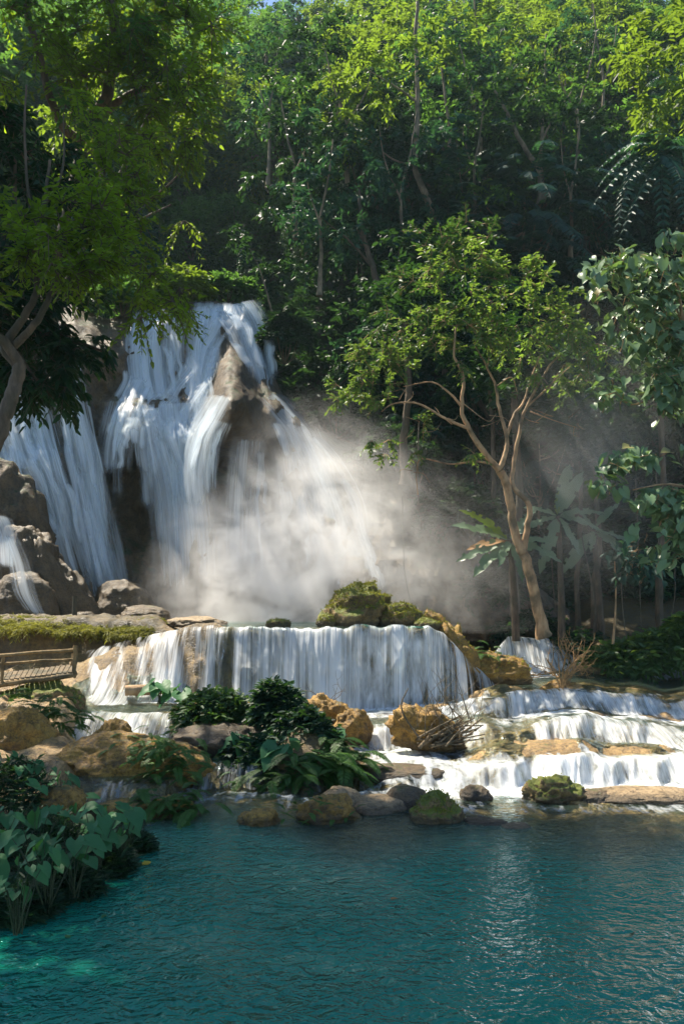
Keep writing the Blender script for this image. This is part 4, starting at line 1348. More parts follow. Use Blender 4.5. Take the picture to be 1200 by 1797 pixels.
# leaning tree, left front
tree('leaning_tree', 'leaning trunk with low yellow-green leafy branches at the left edge', P(-75, 960, 17.2),
     [([(-75,960,17.2),(-30,850,17.1),(2,750,17),(24,690,17),(36,640,17)], .19, .13),
      ([(36,640,17),(8,600,16.8),(-30,560,16.6),(-60,480,16.4)], .12, .06),
      ([(36,645,17),(10,612,17),(30,575,17),(58,530,17),(66,495,17.2),(62,440,17.4),(78,360,17.6),(88,280,17.8)], .11, .03),
      ([(20,612,17),(60,570,16.8),(86,525,16.8),(96,500,16.9),(120,455,17.2),(170,440,17.6),(260,355,18)], .085, .02),
      ([(66,400,17.5),(50,340,17.5),(44,240,17.6),(46,150,17.8)], .045, .02),
      ([(78,360,17.6),(110,300,17.8),(112,200,18)], .04, .015),
      ([(90,520,17),(120,490,17),(172,480,17),(182,440,17)], .035, .012)],
     [dict(C=poly_clumps(rg, [(-60,340),(60,380),(150,330),(215,400),(200,470),(120,510),(60,520),(-60,540)], 80, 15.8, 17.6, .1, 1), mat='leaf_fine', size=.62, twigs=7, per=10, L=.16, wid=.45, droop=.2),
      dict(C=poly_clumps(rg, [(150,250),(260,240),(330,330),(340,480),(330,560),(230,560),(200,430),(150,350)], 44, 17.0, 19.5, .25, 2), mat='leaf_fine', size=.75, twigs=7, per=11, L=.15, wid=.45, droop=.35)], 'bark', twigmat='twig')
# dark large-leaved tree, lower left
tree('broadleaf_tree', 'dark tree with large drooping leaves hanging beside the waterfall top', P(-120, 1000, 20),
     [([(-120,1000,20),(-90,800,20),(-50,660,20),(20,600,19.8),(100,590,19.6),(180,615,19.4)], .2, .03), ([(-50,660,20),(-20,500,20),(20,380,20),(30,250,20)], .12, .03), ([(20,600,19.8),(60,660,19),(95,700,18.8)], .05, .015)],
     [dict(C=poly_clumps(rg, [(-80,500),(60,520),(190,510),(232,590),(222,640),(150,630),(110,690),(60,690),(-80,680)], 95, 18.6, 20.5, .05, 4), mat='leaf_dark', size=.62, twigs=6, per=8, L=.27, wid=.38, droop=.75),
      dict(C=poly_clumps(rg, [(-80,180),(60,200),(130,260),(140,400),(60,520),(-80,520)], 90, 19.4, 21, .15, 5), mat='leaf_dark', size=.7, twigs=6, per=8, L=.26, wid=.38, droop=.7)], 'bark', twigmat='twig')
# tall tree over the left
tc_ = poly_clumps(rg, [(-420,-420),(330,-420),(400,-200),(380,0),(366,180),(330,250),(200,300),(150,230),(90,190),(-60,250),(-420,300)], 400, 20.5, 31, .34, 6)
tc_ = tc_[(tc_[:, 1] < 24.0) | ((tc_[:, 0] < -9.5) & (tc_[:, 1] < 26)) | (tc_[:, 0] < -12.5)]
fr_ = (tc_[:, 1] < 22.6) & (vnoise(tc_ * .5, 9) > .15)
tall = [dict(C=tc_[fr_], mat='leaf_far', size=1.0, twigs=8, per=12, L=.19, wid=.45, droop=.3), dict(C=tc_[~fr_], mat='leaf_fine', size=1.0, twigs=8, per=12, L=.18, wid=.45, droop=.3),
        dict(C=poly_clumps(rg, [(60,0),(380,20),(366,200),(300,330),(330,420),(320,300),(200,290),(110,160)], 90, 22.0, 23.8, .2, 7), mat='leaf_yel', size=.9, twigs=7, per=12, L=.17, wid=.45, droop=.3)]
# unseen clumps added above the picture to shade the pool, joined to its crown
shade_clumps = rg.uniform(0, 1, (240, 3)) * [11, 6, 5] + [-17, 21, 27.5]
shade_clumps = np.vstack([shade_clumps, rg.uniform(0, 1, (330, 3)) * [9, 7.0, 4] + [-16.5, 18, 29.5]])
shade_clumps = np.vstack([shade_clumps, rg.uniform(0, 1, (280, 3)) * [9, 9, 6] + [-18, 12, 17.5]])
tall.append(dict(C=shade_clumps, mat='leaf_fine', size=1.3, twigs=8, per=12, L=.24, wid=.5, droop=.3))
def opening(C, more=0.0):
    """drop clumps that would shade the terraces, a gap shaped to let sun in"""
    t_ = (C[:, 2] - .4) / 1.6
    gx, gy = C[:, 0] + .766 * t_, C[:, 1] - .643 * t_
    return C[~((gx > .1) & (gx < 9.5) & (gy > 16.6) & (gy < 26.5 + more) & (rg.uniform(0, 1, len(C)) < .92))]
for q_ in tall: q_['C'] = opening(q_['C'])
tree('tall_tree', 'tall spreading tree with a thick dark trunk shading the upper left', P(-190, 960, 24.5),
     [([(-190,960,24.5),(-110,700,24.5),(20,520,24.4),(104,430,24.4),(132,340,24.3),(150,260,24.2),(178,200,24),(200,100,23.6),(180,-80,23),(120,-260,22)], .36, .10),
      ([(150,260,24.2),(100,200,23.6),(60,60,23),(0,-120,22.5),(-120,-220,22)], .16, .04), ([(178,200,24),(240,160,23.8),(310,150,23.6),(360,190,23.4)], .12, .02),
      ([(200,100,23.6),(270,40,23.2),(310,-40,23)], .1, .02), ([(105,450,24.4),(190,370,24.2),(270,345,24),(330,290,24)], .07, .015), ([(132,340,24.3),(60,300,24),(-40,120,23),(-200,0,22.5)], .12, .03)], tall, 'bark', twigmat='twig')

tree('sunlit_tree', 'backlit yellow-green tree growing from the cliff top behind the tall dark-trunked one', P(90, 570, 40.5),
     [([(90,570,40.5),(130,470,39),(190,350,36.5),(250,230,34.5),(290,120,33.5)], .22, .05), ([(130,470,39),(220,400,37),(300,360,35.5)], .1, .03), ([(190,350,36.5),(160,240,35),(140,120,34)], .12, .03)],
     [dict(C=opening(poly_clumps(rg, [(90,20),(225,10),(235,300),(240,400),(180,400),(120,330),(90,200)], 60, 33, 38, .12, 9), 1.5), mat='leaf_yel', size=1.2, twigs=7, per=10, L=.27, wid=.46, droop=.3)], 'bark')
# bare-limbed tree on the right
CB = lambda a: [(550 + x * .5417, 500 + y * .5417, D) for x, y, D in a]
bl = [(CB([(745,1140,30.2),(720,1020,30.2),(690,900,30.2),(668,850,30.2)]), .20, .15),
      (CB([(672,860,30.2),(645,780,30.2),(640,720,30.2),(625,650,30.1),(600,600,30)]), .15, .13),
      (CB([(600,600,30),(550,540,29.8),(500,460,29.6),(480,400,29.5),(486,300,29.4),(455,230,29.2),(460,140,29.2)]), .12, .025),
      (CB([(500,465,29.6),(420,430,29.2),(340,385,29),(260,385,28.8),(220,410,28.8)]), .055, .015),
      (CB([(480,395,29.5),(440,350,29.3),(380,315,29.2),(290,330,29)]), .05, .012),
      (CB([(575,578,29.9),(520,572,29.5),(440,580,29.2),(350,563,29),(333,610,29),(338,680,29)]), .045, .012),
      (CB([(600,600,30),(622,540,30.1),(625,490,30.2),(600,400,30.3),(590,330,30.3),(560,265,30.3),(520,190,30.2)]), .10, .02),
      (CB([(625,490,30.2),(650,420,30.5),(680,380,30.8),(700,310,31),(735,225,31)]), .07, .02),
      (CB([(680,862,30.2),(690,790,30.2),(698,715,30.1),(645,645,30.2),(652,560,30.3),(665,480,30.4),(682,410,30.5),(735,310,30.5),(765,260,30.5),(805,222,30.5)]), .12, .025),
      (CB([(690,395,30.5),(750,340,30.6),(780,310,30.7),(830,265,30.8)]), .045, .015),
      (CB([(590,330,30.3),(640,300,30.2),(660,350,30.2)]), .03, .012), (CB([(480,380,29.5),(560,440,29),(590,420,29)]), .02, .008),
      (CB([(560,270,30.3),(580,200,30.2),(600,100,30.2)]), .03, .012), (CB([(700,410,30.6),(780,440,30.2),(860,465,30)]), .03, .008)]
bl = [(p, a * 1.03, b * 1.1) for p, a, b in bl]
rb = np.random.default_rng(21)
for i in range(26):     # bare twiggy sprays
    x, y = [(270,380),(330,470),(420,440),(760,430),(830,450),(330,620),(560,440),(240,350)][i % 8]
    x += rb.uniform(-40, 40); y += rb.uniform(-30, 30)
    a = (x, y, 29.2); b = (x + rb.uniform(-70, 70), y + rb.uniform(-50, 40), 29.2 + rb.uniform(-.5, .5))
    bl.append((CB([a, ((a[0] + b[0]) / 2 + rb.uniform(-12, 12), (a[1] + b[1]) / 2 + rb.uniform(-12, 12), 29.2), b]), .014, .004))
def cl(pts, n, sd, D0, D1, r=26):
    o = []
    for x, y in pts:
        for k in range(n):
            o.append((x + rb.normal(0, r), y + rb.normal(0, r * .7), rb.uniform(D0, D1)))
    return PN(np.array(o))
crA = cl([(612,690),(650,660),(640,630),(690,650),(700,620),(665,700)], 6, 0, 28.2, 29.6, 18)
crB = cl([(770,480),(800,530),(760,560),(810,570),(790,610),(735,600),(830,600),(860,570)], 5, 0, 28.6, 30.4, 22)
crC = cl([(820,430),(850,470),(900,470),(880,520),(930,520),(980,540),(960,490),(910,560),(1000,590),(960,600),(1030,620),(1000,660),(880,600),(930,610)], 5, 0, 29.5, 32.0, 26)
crD = cl([(730,480),(700,540),(690,590),(760,430),(800,420),(840,400),(660,600)], 4, 0, 30.2, 31.8, 26)
crE = cl([(690,800),(820,800),(660,770),(740,740)], 2, 0, 28.8, 29.6, 12)
tree('bare_limbed_tree', 'forked tan tree with bare sunlit limbs and airy green crown beside the mist', P(952, 1120, 30.2), bl,
     [dict(C=np.vstack([crA, crE]), mat='leaf_mid', size=.55, twigs=6, per=9, L=.17, wid=.5), dict(C=crB, mat='leaf_mid', size=.62, twigs=6, per=9, L=.18, wid=.5),
      dict(C=crC, mat='leaf_mid', size=.75, twigs=6, per=10, L=.19, wid=.5), dict(C=crD, mat='leaf_bush', size=.8, twigs=6, per=10, L=.19, wid=.5)], 'bark_tan', twigmat='twig_warm')

# broad-leaved trees on the right
def bigleaf_tree(label, base, limbs, polys, seed, L=.5, mat='leaf_grey', n=40, per=6, kind='heart'):
    rng = np.random.default_rng(seed)
    t = thing('large_leaved_tree', base, label, 'tree')
    mb = MB()
    for pts, r0, r1 in limbs: limb(mb, PN(pts), r0, r1, 7, 14, r0 * .1, rng)
    st = mb; mb = MB()
    for poly, k, D0, D1 in polys:
        C = poly_clumps(rng, poly, k, D0, D1, .12, seed)
        for c in C:
            for i in range(per):
                d = np.array([rng.normal(0, .6), rng.normal(-.35, .4), rng.normal(-.15, .3)])
                tip = c + np.array([rng.normal(0, .32), rng.normal(0, .3), rng.normal(0, .16)])
                big_leaf(mb, rng, tip, d + [0, 0, -.35], (rng.normal(0, .4), -.35 + rng.normal(0, .3), 1), L * rng.uniform(.55, 1.15), kind, rng.uniform(.1, .3), m=5)
            tube(st, np.array([c + [0, .25, -.2], c, c + [rng.normal(0, .2), -.2, .05]]), .014, 3)
    mb.build('crown', M[mat], t)
    st.build('trunk', M['bark_tan'], t)
    return t
bigleaf_tree('large-leaved tree with grey-green heart leaves filling the right edge', P(1260, 1180, 28.5),
    [([(1260,1180,28.5),(1240,900,28.5),(1225,700,28.4),(1200,580,28.2),(1185,480,28)], .14, .05), ([(1225,700,28.4),(1170,690,28),(1110,710,27.6),(1080,690,27.4)], .06, .015), ([(1200,580,28.2),(1150,570,28),(1110,530,27.8)], .05, .015), ([(1215,620,28.3),(1180,520,28.2),(1170,440,28)], .05, .02)],
    [([(1040,470),(1110,420),(1260,400),(1260,500),(1150,540),(1040,520)], 75, 27, 29), ([(1070,560),(1150,530),(1260,560),(1260,740),(1170,720),(1120,690),(1050,720),(1035,660)], 150, 27, 29.2)], 61, .38)
bigleaf_tree('large-leaved branch cluster hanging over the dark hollow at right', P(1290, 1180, 27),
    [([(1290,1180,27),(1270,1000,27),(1240,880,26.8),(1180,850,26.5),(1110,860,26.2)], .1, .02), ([(1240,880,26.8),(1190,930,26.5),(1160,960,26.4)], .05, .012)],
    [([(1035,850),(1090,800),(1140,795),(1260,790),(1260,960),(1190,950),(1150,900),(1090,880),(1050,870)], 78, 25.6, 27.2), ([(1130,930),(1200,940),(1200,990),(1150,985)], 8, 25.6, 26.6)], 62, .37)
bigleaf_tree('low tree with pointed bluish leaves drooping above the basin shore', P(1075, 1130, 30.5),
    [([(1075,1130,30.5),(1080,1050,30.4),(1078,985,30.2)], .05, .02)],
    [([(1015,990),(1050,955),(1100,950),(1140,975),(1130,1015),(1070,1020),(1040,1040)], 42, 29.4, 30.6)], 63, .36, 'leaf_blue', 40, 6, 'plain')

def banana(label, x, y, D, lv, seed, stem_top, r=.16):
    base = P(x, y, D)
    rng = np.random.default_rng(seed)
    t = thing('banana_plant', base, label, 'plant', 'banana plants in the mist')
    mb = MB()
    tp = P(*stem_top)
    limb(mb, np.array([base, (base + tp) / 2 + [.05, 0, 0], tp]), r, r * .55, 10, 12, .01, rng)
    mb.build('stem', M['bark'], t)
    for tx, ty, Dd, mat in lv:
        e = P(tx, ty, Dd)
        d = e - tp
        L = np.linalg.norm(d) * 1.12
        lb = MB()
        side = np.cross(d / L, [0, -1, .25])
        big_leaf(lb, rng, tp + d * .06, nrm(d) + np.array([0, 0, .28]), (rng.normal(0, .25), -.75, .75), L, 'banana', .30, .02, 16, tear=.12)
        lb.build('leaf', M[mat], t)
    return t
banana('banana plant with one bright green leaf in the mist behind the tree trunk', 905, 1125, 31.6,
    [(826,905,31,'banana_lit'),(815,930,31,'banana'),(836,966,31.2,'dry_leaf'),(826,985,31,'banana'),(850,1002,30.8,'banana'),(882,985,30.6,'banana'),(915,1005,30.8,'banana'),(952,955,31,'banana'),(968,985,31.2,'banana'),(935,900,31.4,'banana')], 71, (893,948,31.5))
banana('taller banana plant with spreading grey leaves right of the tree trunk', 985, 1140, 33,
    [(1000,822,33,'banana'),(1025,838,32.8,'banana'),(930,895,32.6,'banana'),(925,935,32.4,'banana'),(960,985,32.2,'banana'),(1010,960,32.2,'banana'),(1040,930,32.4,'banana'),(1050,905,32.6,'banana'),(975,865,33,'banana_lit')], 72, (978,905,32.8))
banana('banana plant with dangling leaves deepest in the right hollow', 1055, 1135, 33.6,
    [(1005,1000,33,'banana'),(1020,900,33.2,'banana'),(1080,890,33,'banana'),(1090,950,32.8,'banana'),(1040,960,32.6,'banana'),(1100,985,32.8,'banana')], 73, (1040,930,33.3))
# ------------------------------------------------------------------ forest on the hill
def crown_points(rng, n, rx, rz, cz, lump, seed):
    d = nrm(rng.normal(0, 1, (n, 3)))
    r = rng.uniform(.35, 1, (n, 1)) ** .55 * (1 + lump * fbm(d * 1.5 + seed, 3, seed)[:, None])
    return d * r * [rx, rx, rz] + [0, 0, cz], d

def proto(name, kind, seed):
    rng = np.random.default_rng(seed)
    t = thing(name, (0, 0, 0), 'x', 'tree')
    mb, cr = MB(), MB()
    if kind == 'broad':
        H = 13; C, d = crown_points(rng, 150, 4.2, 4.4, 8.6, .55, seed)
        sprays(cr, rng, C, nrm(d + [0, 0, .3]), 1.25, 7, 9, .36, .46, .3)
        tr = [(0,0,-2),(.2,.1,3),(-.1,.2,6),(.3,0,9),(.2,.1,11.5)]; r = .26; bk = 'bark'; lm = 'leaf_far'
    elif kind == 'open':
        H = 16; C, d = crown_points(rng, 95, 3.8, 5.6, 10.5, .7, seed)
        sprays(cr, rng, C, nrm(d + [0, 0, .3]), 1.15, 6, 8, .36, .46, .35)
        tr = [(0,0,-2),(.3,0,3),(.1,.2,7),(.6,.1,11),(.4,.3,15)]; r = .2; bk = 'bark_pale'; lm = 'leaf_yel'
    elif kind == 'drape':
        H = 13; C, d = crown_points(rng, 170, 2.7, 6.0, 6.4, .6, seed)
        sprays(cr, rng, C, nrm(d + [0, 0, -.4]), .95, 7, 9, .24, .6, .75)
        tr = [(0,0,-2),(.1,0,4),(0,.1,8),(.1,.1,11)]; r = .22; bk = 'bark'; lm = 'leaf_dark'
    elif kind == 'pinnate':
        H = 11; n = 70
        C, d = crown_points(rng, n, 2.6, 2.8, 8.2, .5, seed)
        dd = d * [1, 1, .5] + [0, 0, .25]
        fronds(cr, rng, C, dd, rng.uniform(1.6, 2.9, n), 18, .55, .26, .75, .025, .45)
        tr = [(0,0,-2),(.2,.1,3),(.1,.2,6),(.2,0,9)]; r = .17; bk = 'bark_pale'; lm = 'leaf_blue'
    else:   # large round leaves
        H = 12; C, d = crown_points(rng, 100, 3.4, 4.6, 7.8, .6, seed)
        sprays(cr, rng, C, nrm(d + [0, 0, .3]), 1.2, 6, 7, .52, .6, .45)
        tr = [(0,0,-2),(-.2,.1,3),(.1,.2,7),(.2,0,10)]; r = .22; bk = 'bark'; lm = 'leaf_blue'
    limb(mb, np.array(tr, float), r, r * .25, 8, 18, .02, rng)
    P0 = smooth_path(np.array(tr, float), 30)
    for i in range(12):
        k = rng.integers(12, 27)
        c = C[rng.integers(0, len(C))]
        a = P0[k]
        limb(mb, np.array([a, a * .45 + c * .55 + [0, 0, -.5], c]), r * .4, .02, 5, 8, .02, rng)
    mb.build('trunk', M[bk], t)
    cr.build('crown', M[lm], t)
    t['H'] = H
    return t

KINDS = [('broad', 'forest_tree', 101), ('broad', 'forest_tree', 102), ('open', 'slender_tree', 103), ('open', 'slender_tree', 104), ('drape', 'vine_covered_tree', 105), ('pinnate', 'feather_leaved_tree', 106), ('large', 'round_leaved_tree', 107)]
PR = [proto(n, k, s) for k, n, s in KINDS]
used = [False] * len(PR)
GRP = {'broad': 'dense trees on the hillside', 'open': 'slender trees on the hillside', 'drape': 'vine-covered trees on the hillside', 'pinnate': 'feather-leaved trees on the hillside', 'large': 'round-leaved trees on the hillside'}
WHAT = {'broad': 'dense bushy forest tree', 'open': 'slender yellow-green tree', 'drape': 'dark vine-covered tree', 'pinnate': 'feather-leaved bluish tree', 'large': 'round-leaved bluish forest tree'}
def where(x, D):
    a = 'above the waterfall' if x < 480 else ('above the dark slope' if x < 760 else ('behind the bare-limbed tree' if x < 1000 else 'toward the right edge'))
    b = 'low on the hill' if D < 53 else ('halfway up the hill' if D < 68 else ('high on the hill' if D < 86 else 'on the hill crest'))
    return b + ' ' + a
rf = np.random.default_rng(77)
def plant(ki, x, D, sc, label=None, dz=-.3, tilt=True):
    z = float(hill_z(np.array([float(x)]), np.array([float(D)]))[0]) + dz
    loc = ((x - 600) / F * D, D, z)
    k = KINDS[ki][0]
    lab = label or (WHAT[k] + ' ' + where(x, D))
    rz = rf.uniform(0, 6.28)
    tl = (rf.normal(0, .06), rf.normal(0, .06)) if tilt else (0, 0)
    if not used[ki]:
        used[ki] = True
        o = PR[ki]; o.location = loc; o.rotation_euler = (tl[0], tl[1], rz); o.scale = (sc,) * 3
        o['label'] = lab; o['group'] = GRP[k]
        return o
    return dup(PR[ki], loc, rz, (sc * rf.uniform(.9, 1.12), sc * rf.uniform(.9, 1.12), sc), lab, GRP[k], tl)
def clear(x, D):
    """keep the light path of the sun above the falls open"""
    if x < 170 and D < 56: return True
    if x < 560 and D < 51: return True
    return False
for D, gap in ((42.5, 96), (45.5, 100), (49, 96), (53, 92), (58, 84), (64, 78), (71, 72), (79, 66), (88, 60), (98, 56), (110, 54)):
    x = -60 + rf.uniform(0, gap)
    while x < 1290:
        xj, Dj = x + rf.normal(0, gap * .18), D + rf.normal(0, .9)
        x += gap * rf.uniform(.8, 1.25)
        if clear(xj, Dj) or (D < 45 and xj < 700): continue
        pr = [.24, .20, .15, .13, .10, .09, .09] if D > 55 else [.06, .05, .0, .0, .50, .17, .22]  # darker-leaved kinds on the low slope stand in for its shade
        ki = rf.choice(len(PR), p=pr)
        sc = rf.uniform(.8, 1.2) * (.78 if D < 48 else 1)
        if xj < 560 and D < 62: sc *= .55
        plant(ki, xj, Dj, sc)

for x, D, sc, ki in ((-40,62,1.9,0),(15,60,1.8,1),(70,64,2.0,0),(125,61,1.7,1),(160,66,1.8,0),(-90,64,2.0,1),(45,72,2.2,0),(110,74,2.1,1)):
    plant(ki, x, D, sc, 'tall dense tree glimpsed through the upper left leaves')

# undergrowth: leaves hiding the soil of the slope
mb = MB()
n = 5200
ux = rf.uniform(160, 1300, n); uD = 38 + 34 * rf.uniform(0, 1, n) ** 1.6
k = ~((ux < 500) & (uD < 46)) & ~((ux < 820) & (uD < 40.5))
ux, uD = ux[k], uD[k]
uz = hill_z(ux, uD)
C = np.stack([(ux - 600) / F * uD, uD, uz + rf.uniform(-.2, 1.5, len(ux))], 1)
sprays(mb, rf, C, (0, -.8, .5), 1.1, 5, 7, .38, .5, .35)
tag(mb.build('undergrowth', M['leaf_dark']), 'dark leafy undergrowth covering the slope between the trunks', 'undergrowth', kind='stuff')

# pale trunks traced against the dark slope
def slim(label, pts, r, cl, mat='leaf_far', extra=(), L=.34, bark='bark_pale', n=4, rr=34, Dd=1.5):
    D = pts[0][2]
    o = []
    for x, y in cl:
        for k in range(n): o.append((x + rf.normal(0, rr), y + rf.normal(0, rr * .7), D + rf.normal(0, Dd)))
    return tree('slim_tree', label, P(*pts[0]), [(pts, r, r * .3)] + list(extra), [dict(C=PN(np.array(o)), mat=mat, size=1.0, twigs=6, per=9, L=L, wid=.46, droop=.35)], bark)
slim('slim pale-trunked tree leaning left above the dark slope, yellow crown', [(790,470,47),(768,400,47),(745,340,47),(728,290,47),(733,180,47),(730,60,47),(735,-40,47)], .26, [(640,110),(690,150),(620,180),(740,60),(700,60),(610,150),(780,110),(660,210)], 'leaf_yel', [([(733,290,47),(690,280,47),(640,240,46.5)], .08, .02), ([(733,180,47),(690,150,47),(640,120,46.5)], .08, .02)])
slim('slim tree with reddish upright trunk beside the leaning pale one', [(790,470,48),(788,400,48),(785,320,48),(788,230,48),(775,120,48)], .2, [(790,200),(830,230),(800,300),(840,300),(760,180)], 'leaf_far', [([(787,330,48),(830,290,47.8)], .05, .015)])
slim('tree with a forked pale trunk in front of the black hollow', [(950,360,49),(946,300,49),(920,260,49),(890,200,49),(868,160,49)], .22, [(880,160),(930,120),(960,170),(850,130),(1000,90)], 'leaf_far', [([(946,310,49),(950,240,49),(955,160,49),(958,60,49)], .14, .04), ([(948,250,49),(975,200,49),(1010,150,49)], .07, .02)])
slim('dark tree with a grey trunk at the head of the mist', [(685,600,45),(672,530,45),(655,470,45),(640,420,45),(630,330,45)], .26, [(600,400),(640,350),(570,370),(660,410),(690,440),(590,450)], 'leaf_blue', [([(655,470,45),(610,420,44.6),(560,380,44.4)], .09, .02)], bark='bark')
slim('thin bent sapling on the dark slope left of the mist', [(480,560,44.5),(470,520,44.5),(455,470,44.5),(440,440,44.5)], .07, [(440,440),(470,500),(500,520),(520,560)], 'leaf_dark', L=.3)

rs = np.random.default_rng(19)
for i, (x, y, D, lx, h, w) in enumerate([(520,420,46,-14,230,'low on the slope right of the waterfall lip'),(560,520,44,12,250,'above the mist beside the dark shrub'),(610,330,48,-20,220,'left of the leaning pale one'),(700,480,46,16,260,'just right of the grey-trunked dark tree'),(830,420,48,10,230,'above the crown of the bare-limbed tree'),(850,330,50,-22,230,'at the left edge of the black hollow'),(1010,330,49,18,250,'at the right edge of the black hollow'),(1060,270,52,-10,240,'left of the long dangling fronds'),(1000,460,46,8,220,'behind the right end of the airy crown'),(470,330,52,10,240,'highest above the waterfall lip')]):
    cl2 = [(x + lx * 2 + rs.normal(0, 40), y - h + rs.normal(0, 40)) for k in range(5)] + [(x + lx + rs.normal(0, 36), y - h * .5 + rs.normal(0, 30)) for k in range(2)]
    slim('thin pale-stemmed tree ' + w, [(x,y,D),(x+lx*.3,y-h*.3,D),(x+lx*.2,y-h*.55,D),(x+lx*1.2,y-h*.8,D),(x+lx*2,y-h*1.1,D)], .12, cl2, ['leaf_dark','leaf_blue'][i % 2], [([(x+lx*.2,y-h*.5,D),(x-lx*1.5,y-h*.75,D),(x-lx*2.2,y-h,D)], .06, .015)], n=3, rr=30, bark='bark_pale')  # dark and bluish leaves put the mid-slope shade into the crown colour

# feather-leaved sprays, upper right
rng = np.random.default_rng(91)
t = thing('feather_leaved_tree', P(1310, 1130, 30.5), 'feather-leaved tree dangling long fronds in from the right edge', 'tree')
mb = MB(); limb(mb, PN([(1310,1140,30.5),(1295,900,30.5),(1270,600,30.2),(1240,400,30),(1190,290,29.6),(1150,260,29.4)]), .14, .03, 8, 20, .01, rng); mb.build('trunk', M['bark'], t)
mb = MB()
tips = [(1080,310),(1075,290),(1085,340),(1100,360),(1130,375),(1160,370),(1095,255),(1110,235),(1140,230),(1180,225),(1200,260),(1210,330),(1190,360),(1230,240),(1120,320),(1180,310)]
for x, y in tips:
    e = P(x, y, 28.8 + rng.uniform(-.5, .5)); b = P(1165 + rng.normal(0, 18), 262 + rng.normal(0, 14), 29.3)
    d = e - b; ln = np.linalg.norm(d)
    fronds(mb, rng, b, d + [0, 0, .45 * ln], ln * 1.15, 17, .42, .3, .5, .02, .4)
mb.build('fronds', M['leaf_blue'], t)
for i, (x, y, D, pts) in enumerate([(1250, 430, 33, [(1140,60),(1180,90),(1190,140),(1160,170),(1200,40),(1120,110)])]):
    slim('bright backlit tree reaching in at the upper right corner', [(1310,1120,34),(1300,900,34),(1280,500,34),(1250,200,33.6),(1230,60,33.4)], .2, pts + [(1210,200),(1230,120)], 'leaf_yel', L=.3, n=6, rr=26)

# hanging vines in the right hollow
for i, (x0, y0, x1, y1, D) in enumerate([(1115,900,1125,1110,31.2),(1150,880,1158,1120,32),(1085,1030,1098,1120,30.8),(1020,1000,1040,1120,32.5),(735,800,740,930,33),(705,930,722,1060,33.5),(1180,960,1172,1120,32),(962,990,985,1120,33.2)]):
    t = thing('hanging_vine', P(x0, y0, D), ['vine nearest the big-leaf cluster, thin and straight', 'second thin vine deep in the right hollow', 'short vine below the pointed bluish leaves', 'thin vine beside the dangling banana leaves', 'vine hanging from the lowest bare limb', 'pale slanting stem in the mist', 'vine at the far right above the shore bushes', 'vine between the two taller banana plants'][i], 'vine', 'vines hanging in the right hollow')
    mb = MB(); rg2 = np.random.default_rng(i)
    limb(mb, np.array([P(x0, y0 - 60, D), P((x0 + x1) / 2 + rg2.normal(0, 6), (y0 + y1) / 2, D), P(x1, y1, D)]), .028, .018, 5, 14, .02, rg2)
    mb.build('vine_stem', M['vine'], t)
# trunks standing in the gloom
for i, (x, y, D, h, r) in enumerate([(905,1125,34.5,250,.22),(712,850,36,160,.2),(1045,1135,34.5,180,.16),(1015,1130,35,220,.12),(1160,1150,34,260,.18),(860,1100,36.5,260,.14)]):
    t = thing('shaded_tree', P(x, y, D), ['thick ragged trunk close behind the bare-limbed tree', 'dim trunk above the brown bank left of the tree', 'reddish trunk wrapped in dead leaves in the right hollow', 'thin grey trunk between the banana plants', 'dark trunk behind the far right shore bushes', 'thin dim trunk in the mist left of the tree'][i], 'tree')
    mb = MB(); rg2 = np.random.default_rng(50 + i)
    limb(mb, np.array([P(x, y, D), P(x - 4, y - h * .5, D), P(x + 5, y - h, D), P(x - 3, y - h * 1.8, D + .5)]), r, r * .6, 9, 18, .03, rg2, flare=.1)
    mb.build('trunk', M['bark'], t)
    cr = MB(); c = P(x, y - h * 1.9, D + .5) + rg2.normal(0, 1.1, (30, 3))
    sprays(cr, rg2, c, (0, 0, 1), 1.0, 6, 8, .33, .5, .4)
    cr.build('crown', M['leaf_dark'], t)
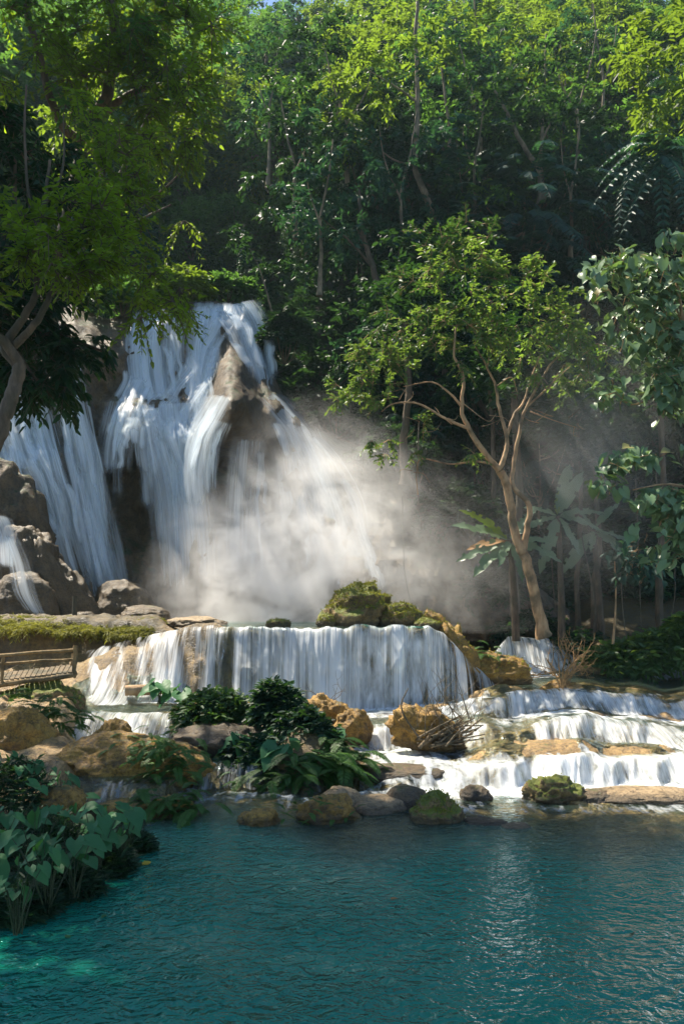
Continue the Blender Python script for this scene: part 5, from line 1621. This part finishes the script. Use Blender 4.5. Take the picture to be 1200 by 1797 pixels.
# ------------------------------------------------------------------ mist
def mist(name, lo, hi, blobs, dens, seed, label, aniso=.35, scale=.55, thr=.40):
    mb = MB()
    x0, y0, z0 = lo; x1, y1, z1 = hi
    v = [(x, y, z) for x in (x0, x1) for y in (y0, y1) for z in (z0, z1)]
    mb.add(v, np.array([(0,1,3,2),(4,6,7,5),(0,4,5,1),(2,3,7,6),(0,2,6,4),(1,5,7,3)]))
    t = NT(name)
    pos = t.n('ShaderNodeNewGeometry').outputs['Position']
    tot = None
    for c, r, a in blobs:
        q = t.n('ShaderNodeVectorMath', _operation='SUBTRACT', i0=pos, i1=c).outputs[0]
        q = t.n('ShaderNodeVectorMath', _operation='DIVIDE', i0=q, i1=r).outputs[0]
        l = t.n('ShaderNodeVectorMath', _operation='LENGTH', i0=q).outputs['Value']
        e = t.math('MULTIPLY', t.math('POWER', t.mr(l, 1.0, .0), 1.7), a)
        tot = e if tot is None else t.math('ADD', tot, e)
    nz = t.noise(scale, 5, .6, t.mapping(pos, (1, 1, 1.25)), 1.1)
    w = t.mr(nz, thr, .66)
    dn = t.math('MULTIPLY', t.math('MULTIPLY', tot, w), dens)
    p = t.n('ShaderNodeVolumePrincipled', Color=rgb(.99, .99, 1.0), Density=dn, Anisotropy=aniso)
    t.l(p.outputs[0], t.out.inputs['Volume'])
    o = mb.build(name, t.m, smooth=False)
    return tag(o, label, 'mist', kind='stuff')
mist('mist', (-8.6, 29.0, 3.0), (9.6, 38.8, 13.5),
     [((-3.2, 33.4, 4.2), (5.0, 4.0, 5.6), 1.0), ((-.9, 33.0, 6.0), (5.2, 3.8, 6.6), .8), ((3.0, 32.8, 4.6), (6.4, 3.6, 6.6), .20)],
     2.1, 1, 'sunlit cloud of spray hanging before the foot of the main waterfall')

mist('mist', (4.2, 26.5, 3.0), (12.5, 33.5, 15.5), [((8.6, 30, 9.0), (4.4, 3.6, 6.6), 1.0)], .16, 2, 'thin sunlit haze drifting among the trees at right', scale=.35, thr=.3)

# ------------------------------------------------------------------ air
mb = MB()
v = [(x, y, z) for x in (-130, 150) for y in (-6, 150) for z in (-4.5, 112)]
mb.add(v, np.array([(0,1,3,2),(4,6,7,5),(0,4,5,1),(2,3,7,6),(0,2,6,4),(1,5,7,3)]))
t = NT('haze')
p = t.n('ShaderNodeVolumePrincipled', Color=rgb(.7, .95, 1.0), Density=.00028, Anisotropy=.35)
t.l(p.outputs[0], t.out.inputs['Volume'])
tag(mb.build('haze', t.m, smooth=False), kind='stuff')
